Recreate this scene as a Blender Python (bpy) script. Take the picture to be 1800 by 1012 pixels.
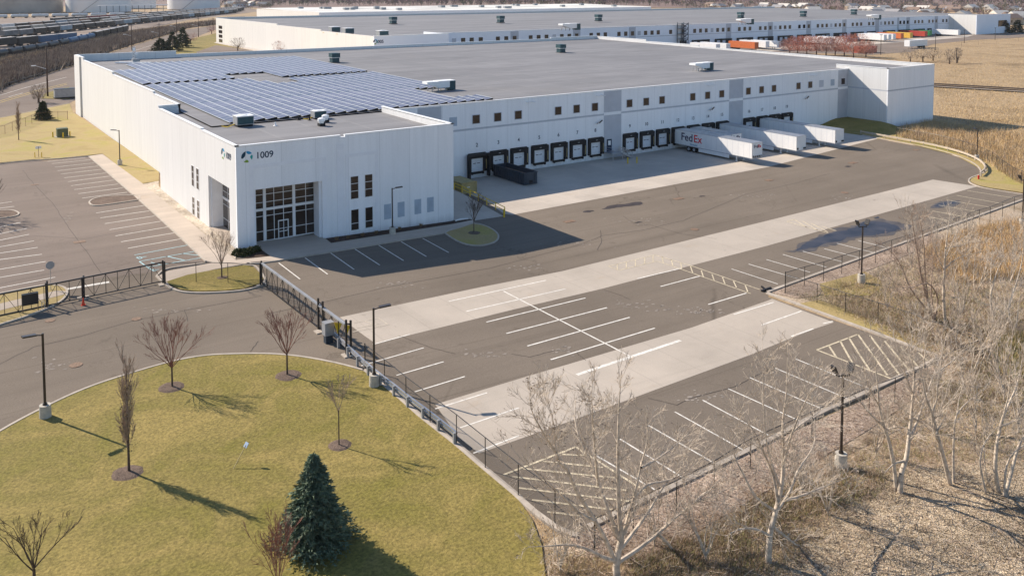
import bpy, bmesh, math, random
from mathutils import Vector, Matrix, noise
random.seed(7)
R = random
# ------------------------------------------------------------------ scene, camera, world, sun
for o in list(bpy.data.objects): bpy.data.objects.remove(o)
SC = bpy.context.scene; COL = SC.collection
F_, PT, YA, CX, CY, H = 1520.8, .06299, .61124, 900.0, 74.6, 30.0
fw = Vector((math.cos(PT)*math.sin(YA), math.cos(PT)*math.cos(YA), -math.sin(PT)))
rt = Vector((math.cos(YA), -math.sin(YA), 0)); up = rt.cross(fw)
cam = bpy.data.cameras.new('camera'); co = bpy.data.objects.new('camera', cam); COL.objects.link(co)
co.matrix_world = Matrix(((rt.x, up.x, -fw.x, 0), (rt.y, up.y, -fw.y, 0), (rt.z, up.z, -fw.z, H), (0, 0, 0, 1)))
cam.sensor_width = 36; cam.lens = 36*F_/1800; cam.shift_y = -(506-CY)/1800
cam.clip_start = 1; cam.clip_end = 9000; SC.camera = co
SUN_AZ, SUN_EL = math.radians(117), math.radians(34.8)      # direction towards the sun, counter-clockwise from +X
sd = Vector((math.cos(SUN_AZ)*math.cos(SUN_EL), math.sin(SUN_AZ)*math.cos(SUN_EL), math.sin(SUN_EL)))
W = bpy.data.worlds.new('World'); SC.world = W; W.use_nodes = True
nt = W.node_tree; sky = nt.nodes.new('ShaderNodeTexSky'); sky.sky_type = 'NISHITA'; sky.sun_disc = False
sky.sun_elevation = SUN_EL; sky.sun_rotation = math.pi/2-SUN_AZ; sky.air_density = 1.0; sky.dust_density = .3; sky.ozone_density = 3.5
bg = nt.nodes['Background']; nt.links.new(sky.outputs[0], bg.inputs[0]); bg.inputs[1].default_value = .1
sl = bpy.data.lights.new('sun', 'SUN'); sl.energy = 4.8; sl.angle = math.radians(.5); sl.color = (1, .885, .755)
so = bpy.data.objects.new('sun', sl); COL.objects.link(so); so.rotation_euler = sd.to_track_quat('Z', 'Y').to_euler()
SC.view_settings.view_transform = 'Standard'; SC.view_settings.look = 'None'; SC.view_settings.exposure = .62
SC.render.engine = 'CYCLES'; SC.cycles.max_bounces = 5; SC.cycles.transparent_max_bounces = 12

# ------------------------------------------------------------------ geometry helpers
def zg(x):                                   # the site falls about a metre from the west lots to the truck court
    return 1.1 if x < 28 else (0 if x > 56 else 1.1*(56-x)/28)
def ray(px, py): return rt*((px-CX)/F_) - up*((py-CY)/F_) + fw
def G(px, py, h=0.0):                        # where the sight line of a photo pixel meets the ground
    d = ray(px, py); z = 0.0
    for _ in range(14):
        t = (z+h-H)/d.z; z = zg(d.x*t)
    return Vector((d.x*t, d.y*t, z+h))
def PZ(px, py, z): d = ray(px, py); t = (z-H)/d.z; return Vector((d.x*t, d.y*t, z))
def PY(px, py, Y): d = ray(px, py); t = Y/d.y; return Vector((d.x*t, Y, H+d.z*t))
def PX(px, py, X): d = ray(px, py); t = X/d.x; return Vector((X, d.y*t, H+d.z*t))
def tag(o, label=None, cat=None, group=None, kind=None):
    if label: o['label'] = label
    if cat: o['category'] = cat
    if group: o['group'] = group
    if kind: o['kind'] = kind
    return o
def thing(name, loc, label, cat, group=None, rz=0):
    o = bpy.data.objects.new(name, None); COL.objects.link(o); o.location = loc; o.rotation_euler = (0, 0, rz)
    o.empty_display_size = .3
    return tag(o, label, cat, group)
def dup(root, loc, label, rz=None, scale=None):
    r = root.copy(); COL.objects.link(r); r.location = loc; r['label'] = label
    if rz is not None: r.rotation_euler = (0, 0, rz)
    if scale: r.scale = scale if hasattr(scale, '__len__') else (scale,)*3
    for ch in list(root.children):
        c = ch.copy(); COL.objects.link(c); c.parent = r
        for g in ch.children:
            d = g.copy(); COL.objects.link(d); d.parent = c
    return r
class MB:
    def __init__(s): s.v = []; s.f = []; s.m = []
    def add(s, vs, fs, mi=0):
        n = len(s.v); s.v += [tuple(v) for v in vs]; s.f += [tuple(i+n for i in f) for f in fs]; s.m += [mi]*len(fs); return s
    def box(s, x0, x1, y0, y1, z0, z1, mi=0):
        return s.add([(x, y, z) for z in (z0, z1) for y in (y0, y1) for x in (x0, x1)],
                     [(0, 2, 3, 1), (4, 5, 7, 6), (0, 1, 5, 4), (2, 6, 7, 3), (0, 4, 6, 2), (1, 3, 7, 5)], mi)
    def bar(s, a, b, w, h=None, mi=0):
        a, b = Vector(a), Vector(b); h = h or w; d = (b-a)
        if d.length < 1e-6: return s
        d.normalize(); u = d.cross(Vector((0, 0, 1)))
        if u.length < 1e-3: u = Vector((1, 0, 0))
        u.normalize(); q = u.cross(d); u = u*w/2; q = q*h/2
        return s.add([a-u-q, a+u-q, a+u+q, a-u+q, b-u-q, b+u-q, b+u+q, b-u+q],
                     [(0, 3, 2, 1), (4, 5, 6, 7), (0, 1, 5, 4), (1, 2, 6, 5), (2, 3, 7, 6), (3, 0, 4, 7)], mi)
    def cone(s, a, b, r0, r1, n=8, caps=True, mi=0):
        a, b = Vector(a), Vector(b); d = b-a
        if d.length < 1e-6: return s
        d.normalize(); u = d.cross(Vector((.01, .02, 1))); 
        if u.length < .05: u = d.cross(Vector((1, 0, 0)))
        u.normalize(); q = d.cross(u); vs = []
        for c, r in ((a, r0), (b, r1)):
            for i in range(n):
                t = 2*math.pi*i/n; vs.append(c+u*math.cos(t)*r+q*math.sin(t)*r)
        fs = [(i, (i+1) % n, n+(i+1) % n, n+i) for i in range(n)]
        if caps: fs += [tuple(range(n-1, -1, -1)), tuple(range(n, 2*n))]
        return s.add(vs, fs, mi)
    def prism(s, pts, z0, z1, mi=0):
        n = len(pts); return s.add([(x, y, z0) for x, y in pts]+[(x, y, z1) for x, y in pts],
            [tuple(range(n-1, -1, -1)), tuple(range(n, 2*n))]+[(i, (i+1) % n, n+(i+1) % n, n+i) for i in range(n)], mi)
    def ball(s, c, rx, ry, rz, nu=12, nv=8, mi=0):
        vs = [(c[0], c[1], c[2]-rz)]
        for j in range(1, nv):
            t = math.pi*j/nv-math.pi/2
            for i in range(nu):
                p = 2*math.pi*i/nu; vs.append((c[0]+rx*math.cos(t)*math.cos(p), c[1]+ry*math.cos(t)*math.sin(p), c[2]+rz*math.sin(t)))
        vs.append((c[0], c[1], c[2]+rz)); k = len(vs)-1
        fs = [(0, 1+(i+1) % nu, 1+i) for i in range(nu)]+[(k, k-nu+i, k-nu+(i+1) % nu) for i in range(nu)]
        for j in range(nv-2):
            for i in range(nu):
                a = 1+j*nu; fs.append((a+i, a+(i+1) % nu, a+nu+(i+1) % nu, a+nu+i))
        return s.add(vs, fs, mi)
    def build(s, name, mats, parent=None, smooth=False):
        me = bpy.data.meshes.new(name); me.from_pydata(s.v, [], s.f)
        for m in (mats if isinstance(mats, (list, tuple)) else [mats]): me.materials.append(m)
        if any(s.m): me.polygons.foreach_set('material_index', s.m)
        if smooth: me.polygons.foreach_set('use_smooth', [True]*len(s.f))
        me.update(); o = bpy.data.objects.new(name, me); COL.objects.link(o)
        if parent: o.parent = parent
        return o
def sheet(name, polys, off, m, kind='structure', side=0.0):
    """flat polygons (world xy) draped on the sloping site, `off` above it; side>0 adds an edge that deep"""
    bm = bmesh.new()
    for p in polys:
        bm.faces.new([bm.verts.new((q[0], q[1], 0)) for q in p])
    bmesh.ops.recalc_face_normals(bm, faces=bm.faces); bmesh.ops.triangulate(bm, faces=bm.faces)
    for f in bm.faces:
        if f.normal.z < 0: f.normal_flip()
    for x in (28, 56):
        bmesh.ops.bisect_plane(bm, geom=bm.verts[:]+bm.edges[:]+bm.faces[:], plane_co=(x, 0, 0), plane_no=(1, 0, 0))
    for v in bm.verts: v.co.z = zg(v.co.x)+off
    if side:
        r = bmesh.ops.extrude_edge_only(bm, edges=[e for e in bm.edges if len(e.link_faces) == 1])
        for v in r['geom']:
            if isinstance(v, bmesh.types.BMVert): v.co.z -= side
    me = bpy.data.meshes.new(name); bm.to_mesh(me); bm.free(); me.materials.append(m)
    o = bpy.data.objects.new(name, me); COL.objects.link(o); o['kind'] = kind; return o
def gp(l): return [tuple(G(*q).xy) for q in l]
def stripe(a, b, w):
    a, b = Vector(a[:2]), Vector(b[:2]); d = (b-a).normalized(); n = Vector((-d.y, d.x))*w/2
    return [tuple(a-n), tuple(b-n), tuple(b+n), tuple(a+n)]
def offset_line(pts, d):
    out = []
    for i, p in enumerate(pts):
        a = Vector(pts[max(0, i-1)][:2]); b = Vector(pts[min(len(pts)-1, i+1)][:2]); t = (b-a).normalized()
        out.append(Vector(p[:2])+Vector((-t.y, t.x))*d)
    return out
def smoothline(pts, n=4):                    # Catmull-Rom through the points
    P = [Vector(p[:2]) for p in pts]; out = []
    for i in range(len(P)-1):
        p0, p1, p2, p3 = P[max(i-1, 0)], P[i], P[i+1], P[min(i+2, len(P)-1)]
        for k in range(n):
            t = k/n; out.append(.5*((2*p1)+(p2-p0)*t+(2*p0-5*p1+4*p2-p3)*t*t+(3*p1-p0-3*p2+p3)*t**3))
    return out+[P[-1]]
def kerb(mb, pts, w=.17, h=.14, n=4):
    p = smoothline(pts, n); a = offset_line(p, w/2); b = offset_line(p, -w/2)
    for i in range(len(p)-1):
        q = [a[i], a[i+1], b[i+1], b[i]]
        vs = [(v.x, v.y, zg(v.x)-.02) for v in q]+[(v.x, v.y, zg(v.x)+h) for v in q]
        mb.add(vs, [(4, 5, 6, 7), (0, 1, 5, 4), (1, 2, 6, 5), (2, 3, 7, 6), (3, 0, 4, 7)])

# ------------------------------------------------------------------ materials
def nm(name, rough=.85, metal=0, spec=.3):
    m = bpy.data.materials.new(name); m.use_nodes = True; t = m.node_tree; b = t.nodes['Principled BSDF']
    b.inputs['Roughness'].default_value = rough; b.inputs['Metallic'].default_value = metal
    b.inputs['Specular IOR Level'].default_value = spec; return m, t, b
def N(t, typ, **k):
    n = t.nodes.new(typ)
    for a, v in k.items():
        if a in n.inputs: n.inputs[a].default_value = v
        else: setattr(n, a, v)
    return n
def tc(t, scale=(1, 1, 1), rot=0):
    c = t.nodes.new('ShaderNodeTexCoord'); mp = t.nodes.new('ShaderNodeMapping'); t.links.new(c.outputs['Object'], mp.inputs[0])
    mp.inputs['Scale'].default_value = scale; mp.inputs['Rotation'].default_value = (0, 0, rot); return mp.outputs[0]
def noi(t, vec, s, det=3, rough=.55, dist=0):
    n = N(t, 'ShaderNodeTexNoise'); n.inputs['Scale'].default_value = s; n.inputs['Detail'].default_value = det
    n.inputs['Roughness'].default_value = rough; n.inputs['Distortion'].default_value = dist; t.links.new(vec, n.inputs['Vector']); return n.outputs['Fac']
def ramp(t, fac, stops):
    r = t.nodes.new('ShaderNodeValToRGB'); e = r.color_ramp.elements
    while len(e) < len(stops): e.new(.5)
    for i, (p, c) in enumerate(stops):
        e[i].position = p; e[i].color = (tuple(c)+(1,)) if hasattr(c, '__len__') else (c, c, c, 1)
    t.links.new(fac, r.inputs[0]); return r.outputs[0]
def mix(t, fac, a, b, mode='MIX'):
    m = N(t, 'ShaderNodeMix', data_type='RGBA', blend_type=mode)
    for k, v in ((0, fac), (6, a), (7, b)):
        if hasattr(v, 'is_output'): t.links.new(v, m.inputs[k])
        elif k == 0: m.inputs[0].default_value = v
        else: m.inputs[k].default_value = tuple(v)+(1,)
    return m.outputs[2]
def mth(t, op, a, b=0.0, c=None):
    m = N(t, 'ShaderNodeMath', operation=op)
    for i, v in enumerate((a, b, c)):
        if v is None: continue
        if hasattr(v, 'is_output'): t.links.new(v, m.inputs[i])
        else: m.inputs[i].default_value = v
    return m.outputs[0]
def bump(t, b, h, st=.3, dist=.05):
    n = N(t, 'ShaderNodeBump'); n.inputs['Strength'].default_value = st; n.inputs['Distance'].default_value = dist
    t.links.new(h, n.inputs['Height']); t.links.new(n.outputs[0], b.inputs['Normal'])
def mul(c, k): return tuple(x*k for x in c)
def flat(name, c, rough=.7, metal=0, spec=.3, var=.18, s=1.5, aniso=None):
    m, t, b = nm(name, rough, metal, spec); v = tc(t, aniso or (1, 1, 1))
    f = noi(t, v, s, 5); col = ramp(t, f, [(.3, mul(c, 1-var)), (.7, mul(c, 1+var*.6))]); t.links.new(col, b.inputs['Base Color']); return m
def two(name, c1, c2, s=.3, fine=8, fv=.25, rough=.9, bs=0, c3=None, dist=0, aniso=(1, 1, 1)):
    m, t, b = nm(name, rough, 0, .2); v = tc(t, aniso); f = noi(t, v, s, 5, .6, dist)
    st = [(.35, c1), (.65, c2)] if c3 is None else [(.3, c1), (.5, c2), (.68, c3)]
    col = ramp(t, f, st); g = noi(t, v, fine, 4, .7); k = ramp(t, g, [(.3, 1-fv), (.7, 1+fv)])
    col = mix(t, 1, col, k, 'MULTIPLY'); t.links.new(col, b.inputs['Base Color'])
    if bs: bump(t, b, g, bs, .1)
    return m
def asphalt(name, c, cracks=True):
    m, t, b = nm(name, .92, 0, .06); v = tc(t)
    f = noi(t, v, .05, 5, .6); col = ramp(t, f, [(.3, mul(c, .87)), (.7, mul(c, 1.12))])
    # long streaks where trucks roll, lighter scuffs
    s = noi(t, tc(t, (.03, .35, 1)), 1, 5, .65); col = mix(t, 1, col, ramp(t, s, [(.3, .92), (.7, 1.09)]), 'MULTIPLY')
    g = noi(t, v, 9, 4, .8); col = mix(t, 1, col, ramp(t, g, [(.3, .8), (.7, 1.18)]), 'MULTIPLY')
    if cracks:
        st_ = ramp(t, noi(t, tc(t, (.7, .7, 1)), .9, 3, .5), [(.66, 0), (.74, .3)]); col = mix(t, st_, col, mul(c, .5))
        ty = ramp(t, noi(t, tc(t, (.012, 1.1, 1), .03), 1, 4, .6), [(.58, 0), (.7, .2)]); col = mix(t, ty, col, mul(c, .55))
        d = noi(t, v, .35, 4, .6); dv = N(t, 'ShaderNodeVectorMath', operation='ADD')
        sc = N(t, 'ShaderNodeVectorMath', operation='SCALE'); cm = N(t, 'ShaderNodeCombineXYZ')
        for i in range(2): t.links.new(d, cm.inputs[i])
        t.links.new(cm.outputs[0], sc.inputs[0]); sc.inputs['Scale'].default_value = 9
        t.links.new(v, dv.inputs[0]); t.links.new(sc.outputs[0], dv.inputs[1])
        vo = N(t, 'ShaderNodeTexVoronoi', feature='DISTANCE_TO_EDGE'); vo.inputs['Scale'].default_value = .055
        t.links.new(dv.outputs[0], vo.inputs['Vector'])
        cr = ramp(t, vo.outputs['Distance'], [(.002, 1), (.0055, 0)]); gate = ramp(t, noi(t, v, .06, 3), [(.45, 0), (.6, 1)])
        k = mth(t, 'MULTIPLY', mth(t, 'MULTIPLY', cr, gate), .6); col = mix(t, k, col, mul(c, .45))
        pale = ramp(t, noi(t, tc(t, (.25, .9, 1)), .55, 6, .75), [(.66, 0), (.78, .35)]); col = mix(t, pale, col, mul(c, 1.6))
        # a paving seam every 12.3 m
        sx = N(t, 'ShaderNodeSeparateXYZ'); t.links.new(v, sx.inputs[0])
        w = mth(t, 'FRACT', mth(t, 'MULTIPLY', mth(t, 'ADD', sx.outputs[1], mth(t, 'MULTIPLY', d, .35)), 1/7.4))
        w = mth(t, 'LESS_THAN', w, .012); col = mix(t, mth(t, 'MULTIPLY', w, .35), col, mul(c, .5))
    t.links.new(col, b.inputs['Base Color']); bump(t, b, g, .25, .02); return m
def concrete(name, c, jx=4.5, jy=4.5, ox=0, oy=0, stain=.15):
    m, t, b = nm(name, .85, 0, .25); v = tc(t); f = noi(t, v, .12, 6, .65)
    col = ramp(t, f, [(.3, mul(c, 1-stain)), (.7, mul(c, 1+stain*.6))])
    warm = ramp(t, noi(t, v, .25, 5, .7), [(.62, 0), (.75, .4)]); col = mix(t, warm, col, (c[0]*.95, c[1]*.82, c[2]*.66))
    g = noi(t, v, 12, 3, .7); col = mix(t, 1, col, ramp(t, g, [(.3, .93), (.7, 1.06)]), 'MULTIPLY')
    sx = N(t, 'ShaderNodeSeparateXYZ'); t.links.new(v, sx.inputs[0])
    for i, (j, o_) in enumerate(((jx, ox), (jy, oy))):
        if not j: continue
        w = mth(t, 'FRACT', mth(t, 'ADD', mth(t, 'MULTIPLY', sx.outputs[i], 1/j), o_+100)); w = mth(t, 'LESS_THAN', w, .09/j)
        col = mix(t, mth(t, 'MULTIPLY', w, .32), col, mul(c, .6))
    so_ = ramp(t, noi(t, v, .8, 3, .5), [(.68, 0), (.78, .4)]); col = mix(t, so_, col, mul(c, .5))
    ty = ramp(t, noi(t, tc(t, (.02, 1.2, 1), .03), 1, 4, .6), [(.58, 0), (.72, .22)]); col = mix(t, ty, col, mul(c, .6))
    # per-slab tone
    wn = N(t, 'ShaderNodeTexWhiteNoise', noise_dimensions='2D'); sn = N(t, 'ShaderNodeVectorMath', operation='SNAP')
    sn.inputs[1].default_value = (jx or 50, jy or 50, 1000); t.links.new(v, sn.inputs[0]); t.links.new(sn.outputs[0], wn.inputs['Vector'])
    col = mix(t, 1, col, ramp(t, wn.outputs['Value'], [(0, .95), (1, 1.04)]), 'MULTIPLY')
    t.links.new(col, b.inputs['Base Color']); return m
def panel_wall(name, c, px=0.0, axis=0, pitch=4.08):
    """precast panels: joints every `pitch`, faint vertical weathering"""
    m, t, b = nm(name, .8, 0, .25); v = tc(t); sx = N(t, 'ShaderNodeSeparateXYZ'); t.links.new(v, sx.inputs[0])
    an = (1.3, 1.3, .07); f = noi(t, tc(t, an), 1, 5, .7); col = ramp(t, f, [(.3, mul(c, .93)), (.7, mul(c, 1.03))])
    f2 = noi(t, v, 6, 4, .7); col = mix(t, 1, col, ramp(t, f2, [(.3, .96), (.7, 1.03)]), 'MULTIPLY')
    s = mth(t, 'MULTIPLY', mth(t, 'SUBTRACT', sx.outputs[axis], px), 1/pitch)
    wn = N(t, 'ShaderNodeTexWhiteNoise', noise_dimensions='1D'); t.links.new(mth(t, 'FLOOR', s), wn.inputs['W'])
    col = mix(t, 1, col, ramp(t, wn.outputs['Value'], [(0, .975), (1, 1.01)]), 'MULTIPLY')
    w = mth(t, 'LESS_THAN', mth(t, 'FRACT', mth(t, 'ADD', s, 100.01)), .02); col = mix(t, mth(t, 'MULTIPLY', w, .32), col, mul(c, .5))
    # splash dirt at the foot of the wall
    dz = ramp(t, mth(t, 'ADD', mth(t, 'MULTIPLY', sx.outputs[2], .4), mth(t, 'MULTIPLY', f, .5)), [(.25, .74), (.7, 1)])
    col = mix(t, 1, col, dz, 'MULTIPLY'); t.links.new(col, b.inputs['Base Color']); return m
M = {}
M['asphalt'] = asphalt('asphalt', (.19, .158, .125))
M['asphalt_west'] = asphalt('asphalt_west', (.215, .176, .147))
M['conc'] = concrete('yard_concrete', (.46, .4, .33), 4.6, 0, .2)
M['apron'] = concrete('dock_apron_concrete', (.5, .44, .37), 4.08, 5.6, .4)
M['walk'] = concrete('sidewalk_concrete', (.5, .42, .34), 0, 1.5)
M['kerb'] = flat('kerb_concrete', (.46, .4, .33), .85)
M['paint'] = flat('white_marking_paint', (.78, .74, .66), .7, var=.25, s=3)
M['fpaint'] = flat('faded_marking_paint', (.55, .48, .38), .7, var=.25, s=3)
M['ypaint'] = flat('cream_marking_paint', (.62, .53, .37), .7, var=.35, s=3)
M['bpaint'] = flat('blue_marking_paint', (.38, .56, .58), .7, var=.3, s=3)
M['marsh'] = two('marsh_ground', (.23, .16, .085), (.38, .275, .16), .035, 1.4, .35, c3=(.31, .215, .12), dist=.8)
M['dirt'] = two('leafy_ground', (.27, .2, .12), (.5, .4, .29), .18, 5, .5, bs=.7, c3=(.38, .27, .17), dist=.8)
M['lawn'] = two('lawn_grass', (.185, .158, .034), (.22, .175, .05), .22, 5.5, .42, bs=.7, c3=(.29, .22, .07), dist=1.2)
M['lawn2'] = two('dry_lawn_grass', (.31, .235, .09), (.38, .29, .13), .15, 5, .2, bs=.3, c3=(.34, .29, .08), dist=.8)
M['mulch'] = two('mulch', (.045, .028, .02), (.085, .052, .038), 1, 12, .5, bs=.8)
M['mulch2'] = two('brown_mulch', (.12, .085, .065), (.19, .135, .1), 1, 12, .5, bs=.8)
M['white'] = flat('white_paint', (.78, .78, .77), .5, var=.06)
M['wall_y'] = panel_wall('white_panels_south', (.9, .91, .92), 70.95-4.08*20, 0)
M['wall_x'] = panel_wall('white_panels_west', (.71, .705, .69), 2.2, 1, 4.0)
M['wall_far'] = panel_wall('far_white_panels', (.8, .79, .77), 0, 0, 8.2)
M['greyp'] = flat('grey_painted_panel', (.5, .52, .56), .8, var=.07, s=.8)
M['greyl'] = flat('light_grey_paint', (.56, .58, .63), .8, var=.05)
M['wallpale'] = flat('pale_reveal_paint', (.84, .85, .87), .8, var=.04)
M['infill'] = flat('blue_grey_infill', (.42, .49, .57), .8, var=.1)
M['coping'] = flat('white_metal_coping', (.85, .85, .84), .4, var=.04)
M['black'] = flat('black_rubber', (.012, .012, .014), .7, var=.3)
M['blackmetal'] = flat('black_painted_metal', (.018, .016, .015), .45, var=.2, spec=.5)
M['bronze'] = flat('dark_bronze_metal', (.035, .025, .02), .4, var=.2, spec=.5)
M['galv'] = flat('galvanised_steel', (.5, .51, .53), .38, .7, var=.15)
M['grey'] = flat('grey_metal', (.32, .33, .34), .5, .2)
M['tealmetal'] = flat('dark_teal_metal', (.03, .075, .09), .5, .2)
M['yellow'] = flat('yellow_safety_paint', (.75, .52, .03), .5)
M['tan'] = flat('tan_painted_steel', (.36, .29, .13), .6)
M['darkblue'] = flat('dark_blue_grey_steel', (.035, .05, .07), .5)
M['green'] = flat('dark_green_paint', (.1, .12, .07), .6)
M['red'] = flat('red_paint', (.6, .03, .02), .5)
M['orange'] = flat('orange_cone_plastic', (.8, .06, .02), .5)
M['rust'] = flat('rusty_iron', (.23, .15, .1), .8, var=.4, s=6)
M['navy'] = flat('navy_lettering', (.01, .03, .07), .6)
M['purple'] = flat('purple_lettering', (.03, .012, .06), .5)
M['redl'] = flat('red_lettering', (.72, .015, .025), .5)
M['glass'] = nm('dark_bronze_glass', .06, 0, .6)[0]; M['glass'].node_tree.nodes['Principled BSDF'].inputs['Base Color'].default_value = (.028, .018, .012, 1)
M['glassb'] = nm('brown_window_glass', .25, 0, .4)[0]; M['glassb'].node_tree.nodes['Principled BSDF'].inputs['Base Color'].default_value = (.035, .02, .013, 1)
M['door'] = flat('white_dock_door', (.7, .72, .75), .5, var=.08)
M['trailer'] = flat('white_trailer_skin', (.82, .81, .79), .4, var=.05, s=.6)
M['cast'] = flat('round_cast_concrete', (.5, .46, .39), .85, var=.2, s=3)
M['bark'] = flat('pale_cottonwood_bark', (.56, .47, .37), .85, var=.45, s=4)
M['barkd'] = flat('dark_bark', (.11, .075, .055), .85, var=.4, s=5)
M['barkr'] = flat('reddish_twig_bark', (.26, .12, .09), .85, var=.35, s=5)
M['barkg'] = flat('grey_brown_twigs', (.4, .3, .23), .9, var=.35, s=5)
M['redbud'] = flat('red_spring_buds', (.5, .13, .08), .85, var=.4, s=2)
M['wood'] = flat('creosoted_pole_wood', (.09, .06, .045), .9, var=.3)
M['spruce'] = flat('blue_spruce_needles', (.15, .2, .125), .8, var=.55, s=2.2)
M['pine'] = flat('evergreen_needles', (.045, .06, .02), .8, var=.5, s=2)
M['shrub'] = flat('boxwood_leaves', (.05, .06, .015), .7, var=.5, s=5)
M['ravel'] = None
def gravel(name, cols, s, bs=.8):
    m, t, b = nm(name, .9, 0, .2); v = tc(t); vo = N(t, 'ShaderNodeTexVoronoi'); vo.inputs['Scale'].default_value = s; t.links.new(v, vo.inputs['Vector'])
    sp = N(t, 'ShaderNodeSeparateColor'); t.links.new(vo.outputs['Color'], sp.inputs[0])
    col = ramp(t, sp.outputs[0], [(i/(len(cols)-1), c) for i, c in enumerate(cols)])
    f = noi(t, v, .3, 4); col = mix(t, 1, col, ramp(t, f, [(.32, .62), (.68, 1.2)]), 'MULTIPLY')
    t.links.new(col, b.inputs['Base Color']); bump(t, b, vo.outputs['Distance'], bs, .05); return m
M['gravel'] = gravel('pink_crushed_stone', [(.16, .11, .08), (.46, .35, .26), (.33, .24, .175), (.6, .48, .38)], 9)
M['pebble'] = gravel('pale_river_pebbles', [(.3, .24, .17), (.6, .5, .38), (.4, .34, .27), (.66, .58, .47)], 6)
M['litter'] = gravel('leaf_litter', [(.07, .05, .03), (.44, .345, .225), (.24, .175, .11), (.66, .54, .38), (.36, .27, .175), (.52, .41, .28)], 11, 1.0)
# roof membrane with seams
m, t, b = nm('grey_roof_membrane', .75, 0, .3); v = tc(t); f = noi(t, tc(t, (.02, .12, 1)), 1, 6, .7)
col = ramp(t, f, [(.3, (.155, .153, .157)), (.7, (.25, .245, .247))]); sx = N(t, 'ShaderNodeSeparateXYZ'); t.links.new(v, sx.inputs[0])
for i, j in ((0, 6.1), (1, 1.9)):
    w = mth(t, 'LESS_THAN', mth(t, 'FRACT', mth(t, 'ADD', mth(t, 'MULTIPLY', sx.outputs[i], 1/j), 50)), .07)
    col = mix(t, mth(t, 'MULTIPLY', w, .16), col, (.34, .33, .31))
wn = N(t, 'ShaderNodeTexWhiteNoise', noise_dimensions='2D'); sn = N(t, 'ShaderNodeVectorMath', operation='SNAP'); sn.inputs[1].default_value = (6.1, 1.9, 1000)
t.links.new(v, sn.inputs[0]); t.links.new(sn.outputs[0], wn.inputs['Vector']); col = mix(t, 1, col, ramp(t, wn.outputs['Value'], [(0, .93), (1, 1.07)]), 'MULTIPLY')
sp_ = noi(t, v, .06, 6, .7); col = mix(t, ramp(t, sp_, [(.55, 0), (.75, .3)]), col, (.24, .22, .2))
t.links.new(col, b.inputs['Base Color']); M['roof'] = m
# photovoltaic modules: UV x across the row, y in metres along it
m, t, b = nm('photovoltaic_modules', .4, 0, .3); u = N(t, 'ShaderNodeUVMap'); sx = N(t, 'ShaderNodeSeparateXYZ'); t.links.new(u.outputs[0], sx.inputs[0])
fy = mth(t, 'FRACT', mth(t, 'MULTIPLY', sx.outputs[1], 1/1.66)); wn = N(t, 'ShaderNodeTexWhiteNoise', noise_dimensions='2D'); sn = N(t, 'ShaderNodeVectorMath', operation='SNAP')
sn.inputs[1].default_value = (1, 1.66, 1); t.links.new(u.outputs[0], sn.inputs[0]); t.links.new(sn.outputs[0], wn.inputs['Vector'])
col = ramp(t, wn.outputs['Value'], [(0, (.085, .1, .15)), (1, (.15, .155, .22))])
ln = mth(t, 'LESS_THAN', fy, .055); fx = mth(t, 'FRACT', sx.outputs[0])
ln2 = mth(t, 'ADD', mth(t, 'LESS_THAN', fx, .08), mth(t, 'GREATER_THAN', fx, .9)); ln = mth(t, 'MINIMUM', mth(t, 'ADD', ln, ln2), 1)
col = mix(t, ln, col, (.5, .52, .5)); t.links.new(col, b.inputs['Base Color']); M['pv'] = m
# wet patches and still water
m, t, b = nm('puddle_water', .45, 0, .15); f = noi(t, tc(t), .35, 4); t.links.new(ramp(t, f, [(.4, (.03, .035, .05)), (.7, (.07, .07, .085))]), b.inputs['Base Color']); M['water'] = m
# chain-link fabric: mostly air
m = bpy.data.materials.new('chain_link_fabric'); m.use_nodes = True; t = m.node_tree; b = t.nodes['Principled BSDF']; b.inputs['Base Color'].default_value = (.03, .026, .024, 1)
b.inputs['Alpha'].default_value = .16; M['link'] = m

# ------------------------------------------------------------------ ground and paving
ext = 6000
g = sheet('ground', [[(-ext, -ext), (ext, -ext), (ext, ext), (-ext, ext)]], 0, M['marsh']); g.name = 'ground'
fence_w = [(600, 618), (660, 668), (713, 712), (756, 748), (802, 787), (853, 828), (910, 876), (960, 915)]
lawn_edge = [(-60, 803), (0, 760), (80, 717), (150, 685), (220, 661), (300, 638), (360, 627), (420, 624), (475, 624), (530, 629), (590, 640), (640, 655), (690, 692), (740, 736), (800, 783), (850, 826), (905, 872), (940, 904)]
yard = [(-260, 330), (0, 289), (60, 283), (80, 283), (156, 275.5), (210, 322), (262, 368), (315, 417), (362, 460.5), (417, 443), (570, 420), (795, 390), (797, 330), (818, 312), (1387, 226), (1480, 230), (1515, 238),
        (1567, 249), (1600, 255), (1640, 263), (1680, 275), (1708, 287), (1722, 298), (1724, 306), (1706, 314), (1704, 321), (1718, 328), (1745, 333), (1800, 341), (1900, 350), (1900, 334), (1800, 351),
        (1350, 513), (1350, 522), (1500, 575), (1645, 626), (1630, 641), (1450, 723.5), (1350, 776.5), (1200, 848), (1095, 899), (1035, 928), (1018, 945), (985, 935), (960, 918)]
sheet('asphalt_yard', [gp(yard+lawn_edge[::-1]+[(-400, 900), (-400, 340)])], .02, M['asphalt'])
sheet('parking_lot', [gp([(-260, 330), (0, 289), (60, 283), (80, 283), (156, 275.5), (262, 368), (362, 460.5), (378, 463), (290, 476), (60, 503), (-260, 560)])], .024, M['asphalt_west'])
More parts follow.
